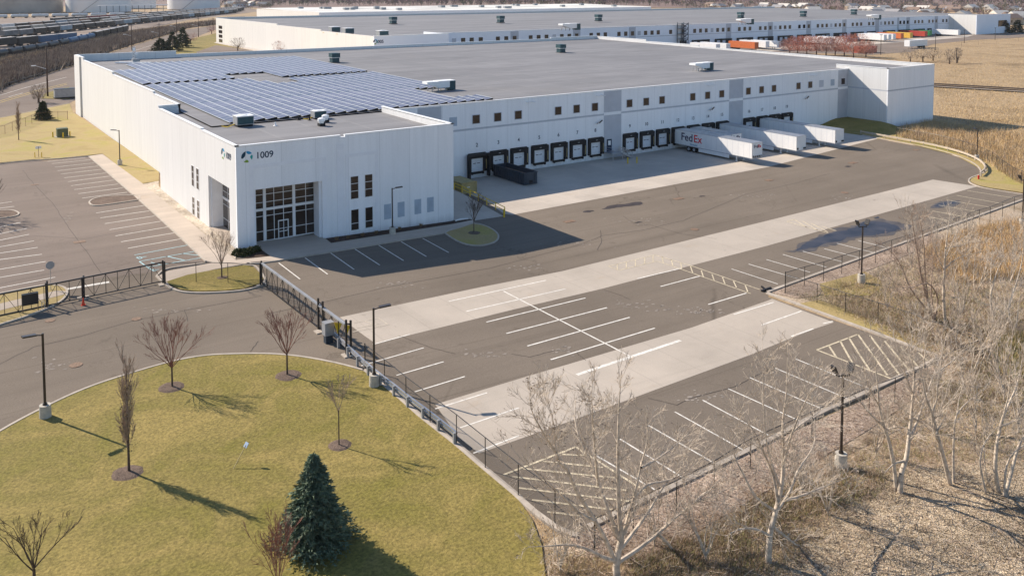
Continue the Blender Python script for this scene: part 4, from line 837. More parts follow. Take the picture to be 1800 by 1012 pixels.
truss_gate('long black truss gate across the west driveway', G(-40, 566), G(286.5, 497), 15, 2.05, .1)
def portal(pts, h, lab):
    P = [G(*q) for q in pts]; t_ = thing('gate_post_frame', P[0], lab, 'gate frame', 'steel roller frames of the two gates')
    for p in P: b = MB(); b.bar(p-P[0], p-P[0]+Vector((0, 0, h)), .14); b.build('post', M['blackmetal'], t_)
    b = MB(); b.bar(Vector((0, 0, h-.3)), P[1]-P[0]+Vector((0, 0, h-.3)), .08); b.bar(Vector((0, 0, .4)), P[1]-P[0]+Vector((0, 0, .4)), .08); b.build('cross_bar', M['blackmetal'], t_)
    b = MB(); q = (P[1]-P[0])/2; b.box(q.x-.5, q.x+.5, q.y-.4, q.y+.4, 0, .1); b.build('footing', M['kerb'], t_)
portal([(560, 580), (568, 586)], 2.75, 'steel roller frame in the middle of the grey beamed gate'); portal([(609, 624), (617, 625)], 2.85, 'steel roller frame at the end of the grey beamed gate'); portal([(458, 503), (460, 499)], 2.3, 'gate post where the grey beamed gate meets the grass island')
portal([(82, 542), (84, 538)], 2.35, 'thick rusty post pair beside the black box of the west gate'); portal([(146, 526), (148, 523)], 2.1, 'double post in the middle of the west gate near the orange cone'); portal([(287, 499), (290, 501)], 2.35, 'post pair where the west gate meets the grass island')
p = G(577, 602); t_ = thing('gate_operator', p, 'grey gate operator cabinet inside the grey beamed gate', 'gate operator'); b = MB(); b.box(-.4, .4, -.35, .35, .7, 1.75); b.build('cabinet', M['grey'], t_); b = MB(); b.box(-.3, .3, -.25, .25, -.05, .7); b.build('pedestal', M['darkblue'], t_)
p = G(600, 604); t_ = thing('gate_safety_panel', p, 'yellow triangular safety panel by the grey beamed gate', 'safety panel'); b = MB(); b.add([(-.6, 0, 1.9), (.1, 0, 1.7), (-.3, 0, .9), (-.6, .04, 1.9), (.1, .04, 1.7), (-.3, .04, .9)], [(0, 1, 2), (5, 4, 3), (0, 3, 4, 1), (1, 4, 5, 2), (2, 5, 3, 0)])
b.add([(.2, 0, 1.6), (.8, 0, 1.3), (.5, 0, .6), (.2, .04, 1.6), (.8, .04, 1.3), (.5, .04, .6)], [(0, 1, 2), (5, 4, 3), (0, 3, 4, 1), (1, 4, 5, 2), (2, 5, 3, 0)]); b.build('panel', M['yellow'], t_); b = MB(); b.bar((-.2, .05, 0), (-.2, .05, 1.9), .08); b.build('stake', M['blackmetal'], t_)
p = G(56, 549); t_ = thing('gate_motor_box', p, 'square black box on legs beside the west gate', 'gate motor'); b = MB(); b.box(-.75, .55, -.15, .25, .75, 1.75); b.build('housing', M['blackmetal'], t_); b = MB()
for q in (-.7, .5): b.bar((q, 0, 0), (q, 0, .75), .07)
b.build('leg', M['rust'], t_); b = MB(); b.bar((.8, 0, 0), (.8, 0, .8), .05); b.bar((.8, 0, .8), (1.0, 0, .8), .05); b.bar((1.0, 0, .8), (1.0, 0, 0), .05); b.build('hoop', M['galv'], t_)
# traffic cone, signs
p = G(146.5, 536.5); t_ = thing('traffic_cone', p, 'orange traffic cone below the west gate', 'traffic cone'); b = MB(); b.box(-.19, .19, -.19, .19, 0, .04); b.build('base', M['orange'], t_); b = MB(); b.cone((0, 0, .04), (0, 0, .7), .15, .035, 18); b.build('cone_body', M['orange'], t_)
p = G(89.5, 511); t_ = thing('stop_sign', p, 'octagonal sign seen from behind at the tip of the gate island', 'sign'); b = MB(); b.bar((0, 0, 0), (0, 0, 2.45), .06); b.build('post', M['galv'], t_); b = MB(); pts = [(math.cos(math.radians(22.5+45*k))*.4, math.sin(math.radians(22.5+45*k))*.4) for k in range(8)]
b.add([(x, -.04, 2.5+z) for x, z in pts]+[(x, -.06, 2.5+z) for x, z in pts], [tuple(range(7, -1, -1)), tuple(range(8, 16))]+[(i, (i+1) % 8, 8+(i+1) % 8, 8+i) for i in range(8)]); b.build('sign_plate', M['grey'], t_)
p = G(408, 828); t_ = thing('leaning_sign', p, 'small blue-backed sign leaning over on the round lawn', 'sign'); b = MB(); b.bar((0, 0, 0), (.95, .3, 1.2), .04); b.build('stake', M['tan'], t_); b = MB(); b.bar((.88, .28, 1.08), (1.06, .33, 1.32), .3, .03); b.build('sign_plate', flat('blue_grey_sign_back', (.3, .4, .55), .5), t_)
p = G(68, 277); t_ = thing('small_sign', p, 'small white sign between yellow posts at the top of the west car park', 'sign'); b = MB(); b.bar((0, 0, 0), (0, 0, 1.9), .07); b.build('post', M['rust'], t_); b = MB(); b.box(-.45, .45, -.03, .02, 1.5, 1.95); b.build('sign_plate', M['white'], t_)
for px, lab in ((61.5, 'left thin yellow bollard by the small white sign'), (73.5, 'right thin yellow bollard by the small white sign')):
    p = G(px, 278); t_ = thing('bollard', p, lab, 'bollard', 'yellow bollards west'); b = MB(); b.cone((0, 0, 0), (0, 0, 1.0), .07, .07, 12); b.build('post', M['yellow'], t_)
# pipe guardrail along the yard side of the lawn fence
def guardrail(lab, pts, npost, h=.75, rail=M['galv'], pw=.16, pc=None, boards=True):
    P = smoothline([G(*q) for q in pts], 6); P = [Vector((p.x, p.y, zg(p.x))) for p in P]; t_ = thing('guardrail', P[0], lab, 'guardrail', 'guardrails'); o0 = P[0]
    for zz in ((h, h-.22) if boards else (h-.1,)):
        b = MB()
        for a_, c_ in zip(P, P[1:]): b.bar(a_-o0+Vector((0, 0, zz)), c_-o0+Vector((0, 0, zz)), .12 if boards else .16, .13 if boards else .28)
        b.build('rail', rail, t_)
    ln = [0]
    for a_, c_ in zip(P, P[1:]): ln.append(ln[-1]+(c_-a_).length)
    for k in range(npost):
        s_ = ln[-1]*k/(npost-1); i = max(j for j in range(len(ln)) if ln[j] <= s_+1e-6); i = min(i, len(P)-2); f = (s_-ln[i])/max(1e-6, ln[i+1]-ln[i]); q = P[i].lerp(P[i+1], f)-o0; d = (P[i+1]-P[i]).normalized(); n_ = Vector((-d.y, d.x, 0))
        b = MB(); c0 = q-n_*.18*(1 if boards else -1); b.box(c0.x-pw/2, c0.x+pw/2, c0.y-pw/2, c0.y+pw/2, -.05, h+.08); b.build('post', pc or M['grey'], t_)
guardrail('silver guardrail on steel posts between the grey gate and the chain link fence', [(583, 596), (610, 622), (634, 645), (655, 664), (675, 680), (698, 698), (724, 719), (752, 740), (781, 763), (803, 781)], 11)
guardrail('weathered timber guardrail round the far curve of the truck yard', [(1512, 236), (1540, 241), (1567, 246), (1600, 252), (1640, 260), (1680, 270), (1710, 281), (1727, 292), (1731, 302), (1722, 311)], 16, .7, flat('weathered_guardrail', (.5, .42, .33), .8), .14, M['kerb'], False)
p = G(1720, 316); t_ = thing('fire_hydrant', p, 'red hydrant at the tip of the curved guardrail', 'hydrant'); b = MB(); b.cone((0, 0, 0), (0, 0, .6), .14, .12, 14); b.ball((0, 0, .62), .14, .14, .12); b.build('barrel', M['red'], t_); b = MB(); b.cone((-.25, 0, .42), (.25, 0, .42), .07, .07, 10); b.build('nozzle', M['red'], t_)
p = G(1342, 512); t_ = thing('wheel_chock_post', p, 'small black bent post lying at the corner of the gravel strip', 'post'); b = MB(); b.bar((-.3, 0, .1), (.9, -.2, .25), .18); b.bar((.2, -.3, .1), (.3, .5, .3), .14); b.build('bar', M['blackmetal'], t_)
# utilities on the west lawn
p = G(110, 241); t_ = thing('transformer', p, 'green pad transformer on the west lawn', 'transformer'); b = MB(); b.box(-1.0, .9, -.8, .8, .15, 1.75); b.build('cabinet', M['green'], t_); b = MB(); b.box(-1.3, 1.2, -1.1, 1.1, 0, .15); b.build('pad', M['kerb'], t_)
for q, lab in (((93, 242), 'yellow bollard left of the green transformer'), ((111, 243.5), 'yellow bollard in front of the green transformer'), ((123, 241), 'yellow bollard right of the green transformer')): 
    p = G(*q); t_ = thing('bollard', p, lab, 'bollard', 'yellow bollards west'); b = MB(); b.cone((0, 0, 0), (0, 0, 1.1), .12, .12, 12); b.build('post', M['yellow'], t_)
p = G(112, 173); t_ = thing('generator', p, 'grey generator box on the grass patch by the road junction', 'generator'); b = MB(); b.box(-2.2, 2.6, -1, 1, .4, 2.5); b.build('housing', M['grey'], t_); b = MB(); b.box(-2.3, 2.7, -1.1, 1.1, 0, .4); b.build('tank_base', M['black'], t_); b = MB(); b.box(-2.3, 2.7, -1.05, 1.05, 2.5, 2.6); b.build('lid', M['darkblue'], t_)
p = G(823, 385.5)
for px, py, lab in ((812, 389, 'left concrete splash basin at the office east corner'), ((766, 393, 'curved white downspout pipe in the planting bed'))):
    p = G(px, py); b = MB()
    for k in range(12): a0, a1 = math.pi*k/12, math.pi*(k+1)/12; b.bar((p.x+math.cos(a0)*.9, p.y+math.sin(a0)*.35, p.z+.2), (p.x+math.cos(a1)*.9, p.y+math.sin(a1)*.35, p.z+.2), .12)
    tag(b.build('downspout_pipe', M['coping']), lab, 'pipe')

# ------------------------------------------------------------------ trees
def grow(mb, p, d, ln, r, lv, spread=.6, trop=.12, kids=4, n=3, seg=4, mi=0, wob_=.12, keep=1.0, rmin=.008, ratio=.62):
    """one branch with its twigs"""
    q = Vector(p); d = Vector(d).normalized(); st = ln/seg; pr = r; L_ = []
    for i in range(seg):
        d = (d+Vector((R.gauss(0, wob_), R.gauss(0, wob_), R.gauss(0, wob_)+trop))).normalized(); nq = q+d*st; nr = max(rmin, r*(1-(i+1)/seg*.65)); mb.cone(q, nq, pr, nr, n if lv > 1 else 3, False, mi); L_.append((q, nq, d, nr)); q = nq; pr = nr
    if lv <= 0: return
    for k in range(kids):
        f = R.uniform(.25, 1.0); i = min(seg-1, int(f*seg)); a, c, dd, rr = L_[i]; s = a.lerp(c, f*seg-i if f < 1 else 1)
        ax = Vector((R.gauss(0, 1), R.gauss(0, 1), R.gauss(0, .7))); side = (ax-dd*ax.dot(dd)).normalized(); nd = (dd+side*spread*R.uniform(.6, 1.3)).normalized()
        grow(mb, s, nd, ln*ratio*R.uniform(.7, 1.15)*(1.15-.35*f), max(rmin, rr*.7), lv-1, spread, trop, kids, n, max(2, seg-1), mi, wob_, keep, rmin, ratio)
def limb_tree(name, lab, base, limbs, r0, mat_, grp, tw=1.0, slants=None, seed=1, lv=2, cat='bare tree', kids=4, buds=None):
    """limbs are traced from the photo as outlines, each leaning its own way in depth through the tree's real position"""
    R.seed(seed); P = G(*base); t_ = thing(name, P, lab, cat, grp); tr = MB(); cr = MB(); Y0 = P.y
    for k, l in enumerate(limbs):
        sl = (slants[k] if slants else R.uniform(-.45, .45)) if k else 0; pts = []; ln = 0
        for i, (px, py) in enumerate(l):
            Y = Y0
            w = PY(px, py, Y); hgt_ = max(0, w.z-P.z); Y = Y0+sl*hgt_*(i/len(l)); w = PY(px, py, Y); pts.append(w-P)
        if k == 0: pts[0] = Vector((pts[0].x, pts[0].y, -.1))
        n = len(pts); sm = []
        for i in range(n-1):
            for j in range(3):
                f = j/3; p0, p1, p2, p3 = pts[max(0, i-1)], pts[i], pts[i+1], pts[min(n-1, i+2)]
                sm.append(.5*((2*p1)+(p2-p0)*f+(2*p0-5*p1+4*p2-p3)*f*f+(3*p1-p0-3*p2+p3)*f**3))
        sm.append(pts[-1]); z0 = max(0, sm[0].z); rr = r0*(1 if k == 0 else .62)*max(.35, 1-z0/14); N_ = len(sm)-1; mb = tr if k == 0 else cr
        for i in range(N_): mb.cone(sm[i], sm[i+1], max(.014, rr*(1-i/N_)**.8), max(.012, rr*(1-(i+1)/N_)**.8), 7 if k == 0 else 6, False)
        tot = sum((sm[i+1]-sm[i]).length for i in range(N_)); cnt = int(tot*2.1*tw)
        for c in range(cnt):
            f = R.uniform(.22 if k == 0 else .1, 1)**.8; i = min(N_-1, int(f*N_)); s = sm[i].lerp(sm[i+1], R.random()); dd = (sm[i+1]-sm[i]).normalized()
            ax = Vector((R.gauss(0, 1), R.gauss(0, 1), R.gauss(.1, .6))); side = (ax-dd*ax.dot(dd)).normalized(); nd = (dd*.75+side*.85).normalized()
            grow(cr, s, nd, R.uniform(.9, 2.1)*(1.15-.55*f), max(.012, rr*.2*(1-f*.6)), lv, .6, .1, kids, 4, 4, 0, .15, 1, .0065)
    tr.build('trunk', mat_, t_, True); cr.build('crown', mat_, t_); 
    if buds:
        b = MB()
        for v in R.sample(cr.v, min(len(cr.v), buds)):
            v = Vector(v); d = Vector((R.gauss(0, .05), R.gauss(0, .05), R.gauss(0, .05))); b.add([v, v+d+Vector((.02, 0, .03)), v+d*1.5], [(0, 1, 2)])
        b.build('buds', M['barkd'], t_)
    return t_
def zz(l, ox, oy, s): return [(ox+a/s, oy+b/s) for a, b in l]
GT = 'pale bare cottonwoods in the lower right'
A1 = lambda *l: zz(l, 850, 620, 2.582)
limb_tree('cottonwood_tree', 'big pale many limbed bare cottonwood at the bottom by the fence corner', (1084, 1016), [
    A1((605, 1022), (603, 960), (615, 880), (625, 830), (614, 700), (610, 520), (611, 380), (615, 240), (626, 80)),
    A1((604, 965), (560, 860), (500, 750), (430, 640), (380, 530), (320, 440), (270, 360), (215, 250), (215, 140)), A1((608, 940), (630, 830), (680, 660), (712, 520), (745, 380), (730, 260)),
    A1((608, 950), (700, 890), (790, 820), (880, 740), (960, 680), (1060, 640), (1150, 590)), A1((620, 850), (575, 740), (530, 610), (490, 500), (440, 400), (415, 300), (420, 200)),
    A1((612, 900), (690, 800), (760, 700), (820, 600), (870, 560), (930, 470)), A1((600, 940), (540, 925), (470, 890), (390, 870), (300, 875), (200, 880)), A1((500, 760), (430, 720), (350, 640), (260, 560), (170, 480)),
    A1((680, 660), (740, 600), (830, 580), (900, 550), (1000, 480)), A1((520, 600), (505, 430), (495, 300), (490, 170)), A1((715, 520), (790, 480), (870, 420), (930, 360)), A1((790, 820), (850, 880), (900, 960)), A1((380, 530), (330, 470), (320, 330), (290, 210)),
    A1((960, 680), (1000, 640), (1030, 620), (1080, 560))], .2, M['bark'], GT, 1.8, None, 11, 2, buds=1600)
A2 = lambda *l: zz(l, 1180, 580, 2.344)
limb_tree('cottonwood_tree', 'pale bare cottonwood left of the twin floodlight post', (1351, 989), [
    A2((400, 960), (405, 850), (430, 750), (455, 640), (462, 520), (460, 380), (475, 250), (480, 60)), A2((432, 750), (490, 660), (520, 580), (580, 490), (592, 430), (588, 340)), A2((430, 745), (350, 690), (300, 600), (262, 520), (250, 440)),
    A2((440, 720), (420, 600), (370, 480), (330, 400), (260, 340)), A2((470, 700), (540, 680), (640, 640), (740, 600)), A2((420, 810), (470, 850), (530, 890), (640, 912)), A2((460, 560), (500, 420), (560, 280), (615, 190)),
    A2((447, 640), (410, 540), (385, 400), (378, 230), (375, 90)), A2((410, 850), (350, 820), (280, 820), (220, 850)), A2((462, 470), (520, 400), (590, 350), (650, 300))], .17, M['bark'], GT, 1.7, None, 12, 2)
A3 = lambda *l: zz(l, 1480, 680, 4.6)
limb_tree('cottonwood_tree', 'tall white barked bare tree right of the twin floodlight post, forking in a V', (1582, 866), [A3((470, 850), (480, 700), (520, 580), (540, 430), (560, 250), (575, 60), (585, -100), (560, -300), (575, -480)),
    A3((540, 440), (590, 330), (640, 180), (690, 40), (740, -100), (800, -250), (850, -430)), A3((575, 60), (520, -80), (480, -230), (420, -420)), A3((690, 40), (660, -150), (680, -350), (660, -560)), A3((500, 600), (420, 620), (340, 700)), A3((740, -100), (880, -200), (980, -300)), A3((560, 250), (650, 290), (760, 400))], .17, M['bark'], GT, 1.8, None, 13, 2)
limb_tree('cottonwood_tree', 'darker leaning bare trunk just left of the white V forked tree', (1576, 862), [A3((440, 840), (420, 640), (380, 440), (340, 320), (300, 150), (290, 0), (265, -200), (230, -420)), A3((340, 320), (230, 220), (120, 90), (0, 20)), A3((300, 150), (220, 0), (170, -180)), A3((350, 350), (440, 320), (520, 330))], .13, M['bark'], GT, 1.0, None, 14, 2)
limb_tree('cottonwood_tree', 'grey bare tree leaning left between the V forked tree and the right edge', (1672, 851), [A3((880, 775), (810, 530), (770, 380), (730, 220), (680, 90), (650, -60), (600, -250)), A3((730, 215), (765, 100), (770, 0), (800, -200), (820, -380)), A3((790, 450), (760, 380), (830, 250), (880, 60))], .14, M['bark'], GT, .9, None, 15, 2)
limb_tree('cottonwood_tree', 'slim pale bare sapling with an arched top beside the grey leaning tree', (1676, 849), [A3((905, 785), (900, 600), (905, 400), (930, 220), (1050, 90), (1130, 20)), A3((930, 220), (950, 80), (990, -60))], .09, M['bark'], GT, .8, None, 16, 2)
limb_tree('cottonwood_tree', 'left trunk of the bare tree pair near the right edge', (1757, 866), [A3((1275, 855), (1240, 680), (1250, 480), (1275, 350), (1330, 180), (1400, 20), (1440, -120), (1470, -300)), A3((1275, 320), (1400, 270), (1440, 180), (1500, 100)), A3((1270, 340), (1340, 100), (1360, -80), (1340, -260))], .13, M['bark'], GT, 1.0, None, 17, 2)
limb_tree('cottonwood_tree', 'right trunk of the bare tree pair near the right edge', (1768, 872), [A3((1315, 880), (1370, 690), (1420, 500), (1472, 400), (1540, 300), (1580, 160)), A3((1310, 870), (1330, 640), (1400, 520), (1500, 460), (1600, 420))], .12, M['bark'], GT, .9, None, 18, 2)
limb_tree('cottonwood_tree', 'crooked slim bare sapling left of the bare tree pair', (1733, 868), [A3((1165, 862), (1120, 650), (1120, 560), (1160, 440), (1260, 320), (1330, 290)), A3((1215, 838), (1165, 700), (1150, 520), (1140, 300), (1120, 120))], .07, M['bark'], GT, .8, None, 19, 2)
A4 = lambda *l: zz(l, 1500, 400, 3.373)
GU = 'bare trees beyond the notch of the yard'
limb_tree('bare_tree', 'multi stemmed brown bare tree beyond the dry verge, its stems fanning left', (1642, 565), [A4((480, 555), (430, 400), (400, 280), (380, 150), (355, 0), (345, -90)), A4((475, 540), (440, 400), (425, 250), (420, 120), (400, -20), (380, -90)), A4((470, 530), (340, 360), (290, 240), (240, 160), (160, 90)),
    A4((480, 545), (500, 420), (440, 330), (300, 360), (170, 260)), A4((485, 545), (460, 380), (470, 200), (450, 60))], .15, M['barkg'], GU, 1.2, None, 21, 2)
limb_tree('bare_tree', 'straight white trunked bare tree beyond the dry verge', (1660, 567), [A4((545, 565), (535, 420), (542, 200), (555, 60), (575, -90)), A4((540, 250), (620, 180), (780, 140)), A4((545, 180), (600, 60), (640, -60)), A4((542, 260), (480, 120), (470, 0)), A4((545, 120), (660, 100), (700, 40))], .15, M['bark'], GU, 1.3, None, 22, 2)
limb_tree('bare_tree', 'slender pale bare tree left of the one at the right edge, upper thicket', (1743, 556), [A4((820, 525), (815, 400), (840, 300), (870, 220), (920, 170)), A4((815, 400), (815, 260), (820, 150)), A4((830, 330), (780, 280), (800, 180))], .1, M['bark'], GU, 1.0, None, 23, 2)
limb_tree('bare_tree', 'slender pale bare tree rising at the right edge of the upper thicket', (1784, 580), [A4((950, 605), (920, 480), (960, 350), (1000, 200), (1010, 50), (1000, -60)), A4((965, 590), (985, 430), (1010, 380)), A4((945, 600), (880, 500), (760, 440))], .1, M['bark'], GU, 1.0, None, 24, 2)
# more saplings of the thicket, grown freely
R.seed(5)
thicket = [((1700, 700), 6, 'thin bare sapling standing alone in the brush left of the pair'), ((1765, 705), 6.5, 'bushy bare sapling in the brush by the right edge'), ((1602, 470), 6, 'bare sapling at the upper end of the gravel strip'), ((1700, 480), 5.5, 'bare sapling below the orange reeds'), ((1735, 640), 5, 'small bare sapling by the last fence post'),
           ((1455, 905), 3.2, 'low bare shrub beneath the twin floodlight post'), ((1240, 985), 3.0, 'low bare shrub between the two big cottonwoods'), ((1640, 760), 4, 'low bare shrub behind the V forked tree'), ((1790, 760), 5, 'bare sapling half cut by the right edge'), ((985, 1005), 3, 'low twiggy shrub at the lawn edge beside the big cottonwood')]
thicket += [((1690, 560), 5, 'thin bare sapling in the brown thicket, nearest the last fence post'), ((1715, 520), 5.5, 'thin bare sapling in the middle of the brown thicket'), ((1680, 610), 3.5, 'short twiggy sapling left of the last fence post'), ((1775, 500), 6, 'bare sapling at the right edge below the reeds'),
            ((1560, 545), 3.5, 'low twiggy shrub on the dry verge inside the notch fence'), ((1620, 600), 3.0, 'low twiggy shrub at the tip of the yard corner'), ((1540, 800), 3.0, 'low twiggy shrub left of the white V forked tree'), ((1410, 870), 2.4, 'low twiggy shrub in the weeds above the litter'), ((1150, 960), 2.6, 'low twiggy shrub right of the big cottonwood'), ((1715, 760), 3.5, 'twiggy shrub between the grey leaning tree and the pair')]
for (q, hh, lab) in thicket:
    P = G(*q); t_ = thing('bare_sapling', P, lab, 'bare tree', 'bare saplings in the brush'); mb = MB(); tr = MB(); tr.cone((0, 0, -.1), (0, 0, .3), .06, .05, 7, False); tr.build('trunk', M['bark'], t_, True)
    for k in range(5): a = R.uniform(0, 6.28); grow(mb, (0, 0, .2), (math.cos(a)*.35, math.sin(a)*.35, 1), hh*R.uniform(.7, 1), .045, 3, .5, .12, 4, 4, 6, 0, .1, 1, .0075, .5)
    mb.build('crown', M['bark'], t_)
def vase(lab, q, h, trunk, w, m_, seed, dens=1.0, name='young_tree', grp='young bare street trees', r=.075, lv=3, sp=.34, cat='bare tree'):
    R.seed(seed); P = G(*q); P.z += .1; t_ = thing(name, P, lab, cat, grp); tr = MB(); tr.cone((0, 0, -.1), (0, 0, trunk), r, r*.75, 9, False); tr.build('trunk', M['barkd'], t_, True); mb = MB(); n = int(13*dens)
    for k in range(n):
        a = 6.283*k/n+R.uniform(-.2, .2); tilt = R.uniform(.12, 1.0); ln = (h-trunk)*(.62+.1*tilt)
        grow(mb, (0, 0, trunk*R.uniform(.88, 1.05)), (math.cos(a)*tilt*w, math.sin(a)*tilt*w, 1), ln, r*.42, lv, sp, .05, 4, 4, 5, 0, .06, 1, .006, .55)
    mb.build('crown', m_, t_); return t_
vase('left of the two reddish vase shaped trees on the round lawn', (303, 683), 5.5, 1.55, 1.1, M['barkr'], 31); vase('right of the two reddish vase shaped trees on the round lawn', (505, 662), 5.2, 1.75, .85, M['barkr'], 32)
vase('small bare tree on the grass island before the office corner', (390, 490), 5.0, 1.3, .8, M['barkg'], 33, .9); vase('small bare tree in the shaded island at the office east corner', (833, 411), 4.8, 1.5, .55, M['barkd'], 34, .7)
vase('thin sparse bare tree in a mulch ring on the right of the round lawn', (596, 786), 4.6, 2.3, .55, M['barkg'], 35, .5, r=.045)
vase('dark bare tree cut by the bottom left corner of the lawn', (62, 1062), 4.7, 1.6, .95, M['barkd'], 36, .6, r=.09); vase('reddish budding sapling at the bottom beside the blue spruce', (489, 1060), 4.3, .7, .35, M['barkr'], 37, .8, r=.05)
def column_tree(lab, q, h, w, m_, seed, n=60):
    R.seed(seed); P = G(*q); P.z += .1; t_ = thing('columnar_tree', P, lab, 'bare tree', 'columnar trees'); tr = MB(); tr.cone((0, 0, -.1), (0, 0, h*.9), .085, .012, 8, False); tr.build('trunk', M['barkd'], t_, True); mb = MB()
    for k in range(n):
        z = R.uniform(.16, .85)*h; a = R.uniform(0, 6.28); rr = w*R.uniform(.3, 1); grow(mb, (0, 0, z), (math.cos(a)*.28*rr/w, math.sin(a)*.28*rr/w, 1), h*R.uniform(.14, .26), .02, 2, .28, .1, 5, 3, 4, 0, .05, 1, .01)
    mb.build('crown', M['barkg'], t_)
    lf = MB()
    for k in range(260):
        z = R.uniform(.2, .8)*h; a = R.uniform(0, 6.28); rr = R.random()**.6*w*.55*min(1, (h-z)/h*2.2); c = Vector((math.cos(a)*rr, math.sin(a)*rr, z)); d = [Vector((R.gauss(0, .05), R.gauss(0, .05), R.gauss(0, .05))) for _ in range(3)]; lf.add([c+x for x in d], [(0, 1, 2)])
    lf.build('dry_leaves', flat('dry_oak_leaves', (.2, .14, .06), .8, var=.5, s=4), t_)
column_tree('dark narrow columnar tree in a mulch ring on the left of the round lawn', (227, 832), 6.7, .85, M['barkd'], 41, 30); column_tree('distant narrow columnar tree on the far west lawn', (33, 247), 6.2, .8, M['barkd'], 42, 40)
def conifer(lab, q, h, w, m_, seed, n=2600, name='spruce_tree', grp=None, leaf=.2, P=None):
    R.seed(seed); P = P or G(*q); t_ = thing(name, P, lab, 'evergreen', grp); tr = MB(); tr.cone((0, 0, -.1), (0, 0, h*.95), h*.022, .015, 8, False); tr.build('trunk', M['barkd'], t_, True); mb = MB()
    nb = int(n/9)
    for k in range(nb):
        f = R.random()**.75; z = h*(.03+.94*(1-f)) ; f2 = 1-z/h; a = R.uniform(0, 6.28); rr = w*.5*(f2**.9)*R.choice((R.uniform(.5, .85), R.uniform(.8, 1.12)))*(1+.1*math.sin(a*3+z*2.1))+.05; c0 = Vector((0, 0, z+.1)); tip = Vector((math.cos(a)*rr, math.sin(a)*rr, z-.13*rr+.12*rr*f2))
        side = Vector((-math.sin(a), math.cos(a), 0))
        for j in range(14):
            s = R.uniform(.3, 1); c = c0.lerp(tip, s); lw = leaf*(1.25-.5*s)*R.uniform(.6, 1.2); d = (tip-c0).normalized(); d2 = (d*R.uniform(.4, 1)+side*R.uniform(-.9, .9)+Vector((0, 0, R.uniform(-.2, .35)))).normalized(); u = d2.cross(Vector((R.gauss(0, 1), R.gauss(0, 1), R.gauss(0, 1)))).normalized()*lw*.28
            mb.add([c-u, c+u, c+d2*lw*1.3], [(0, 1, 2)])
    for j in range(12): mb.add([(0.03, 0, h*(.9+.008*j)), (-.03, .0, h*(.9+.008*j)), (R.uniform(-.12, .12), R.uniform(-.12, .12), h*(.96+.006*j))], [(0, 1, 2)])
    mb.build('foliage', m_, t_); return t_
conifer('dense blue spruce on the round lawn at the bottom of the photo', (553, 960), 5.05, 4.5, M['spruce'], 51, 17000)
conifer('rounded dark evergreen by the fence on the far west lawn', (76, 211), 4.3, 4.6, M['pine'], 52, 3000, leaf=.4)
for i, (q, h_, w_, lab) in enumerate([((303.5, 90), 12, 12, 'pointed evergreen beyond the roof edge, left of the taller dark pine'), ((322, 84), 13, 13, 'taller dark pine beyond the roof edge near the road'), ((283, 91), 8, 16, 'broad yellowish evergreen beyond the roof edge below the second pole'), ((1768, 58), 10, 12, 'evergreen at the right end of the long rear warehouse'), ((1788, 58), 11, 15, 'evergreen at the upper right edge of the photo')]):
    conifer(lab, q, h_*.8, w_*.8, M['pine'], 60+i, 1600, 'pine_tree', 'distant evergreens', .9)
# boxwoods by the entrance and low bed plants
R.seed(9)
def shrub(lab, q, r, m_, hgt_=None, cnt=500, leaf=.09):
    P = G(*q) if not hasattr(q, 'z') else q; P.z += .1; mb = MB(); hgt_ = hgt_ or r
    for k in range(cnt):
        a, z = R.uniform(0, 6.28), R.random(); rr = (1-z*z)**.5*r*R.uniform(.75, 1.05); c = P+Vector((math.cos(a)*rr, math.sin(a)*rr, z*hgt_)); d = [Vector((R.gauss(0, leaf), R.gauss(0, leaf), R.gauss(0, leaf))) for _ in range(3)]; mb.add([c+x for x in d], [(0, 1, 2)])
    tag(mb.build('shrub', m_), lab, 'shrub', 'evergreen shrubs by the entrance')
shrub('leftmost rounded evergreen shrub at the office corner', (418, 449), .6, M['shrub']); shrub('second rounded evergreen shrub at the office corner', (430, 449.5), .65, M['shrub']); shrub('third rounded evergreen shrub at the office corner', (441, 446), .6, M['shrub']); shrub('evergreen shrub nearest the entrance glass', (450, 443), .55, M['shrub'])
SG = two('dry_twigs', (.2, .13, .07), (.3, .2, .11), 1, 8, .3)
for k, (px, lab) in enumerate(((592, 'first'), (612, 'second'), (637, 'third'), (662, 'fourth'), (703, 'fifth'), (740, 'sixth'))):
    P = G(px, 424-(px-592)*.165); mb = MB()
    for j in range(60): a = R.uniform(0, 6.28); mb.bar(P+Vector((0, 0, .1)), P+Vector((math.cos(a)*.35*R.random(), math.sin(a)*.35*R.random(), .2+.35*R.random())), .02)
    tag(mb.build('bed_plant', SG), lab+' small dry plant from the left in the dark bed before the office', 'plant', 'small dry plants in the bed before the office')

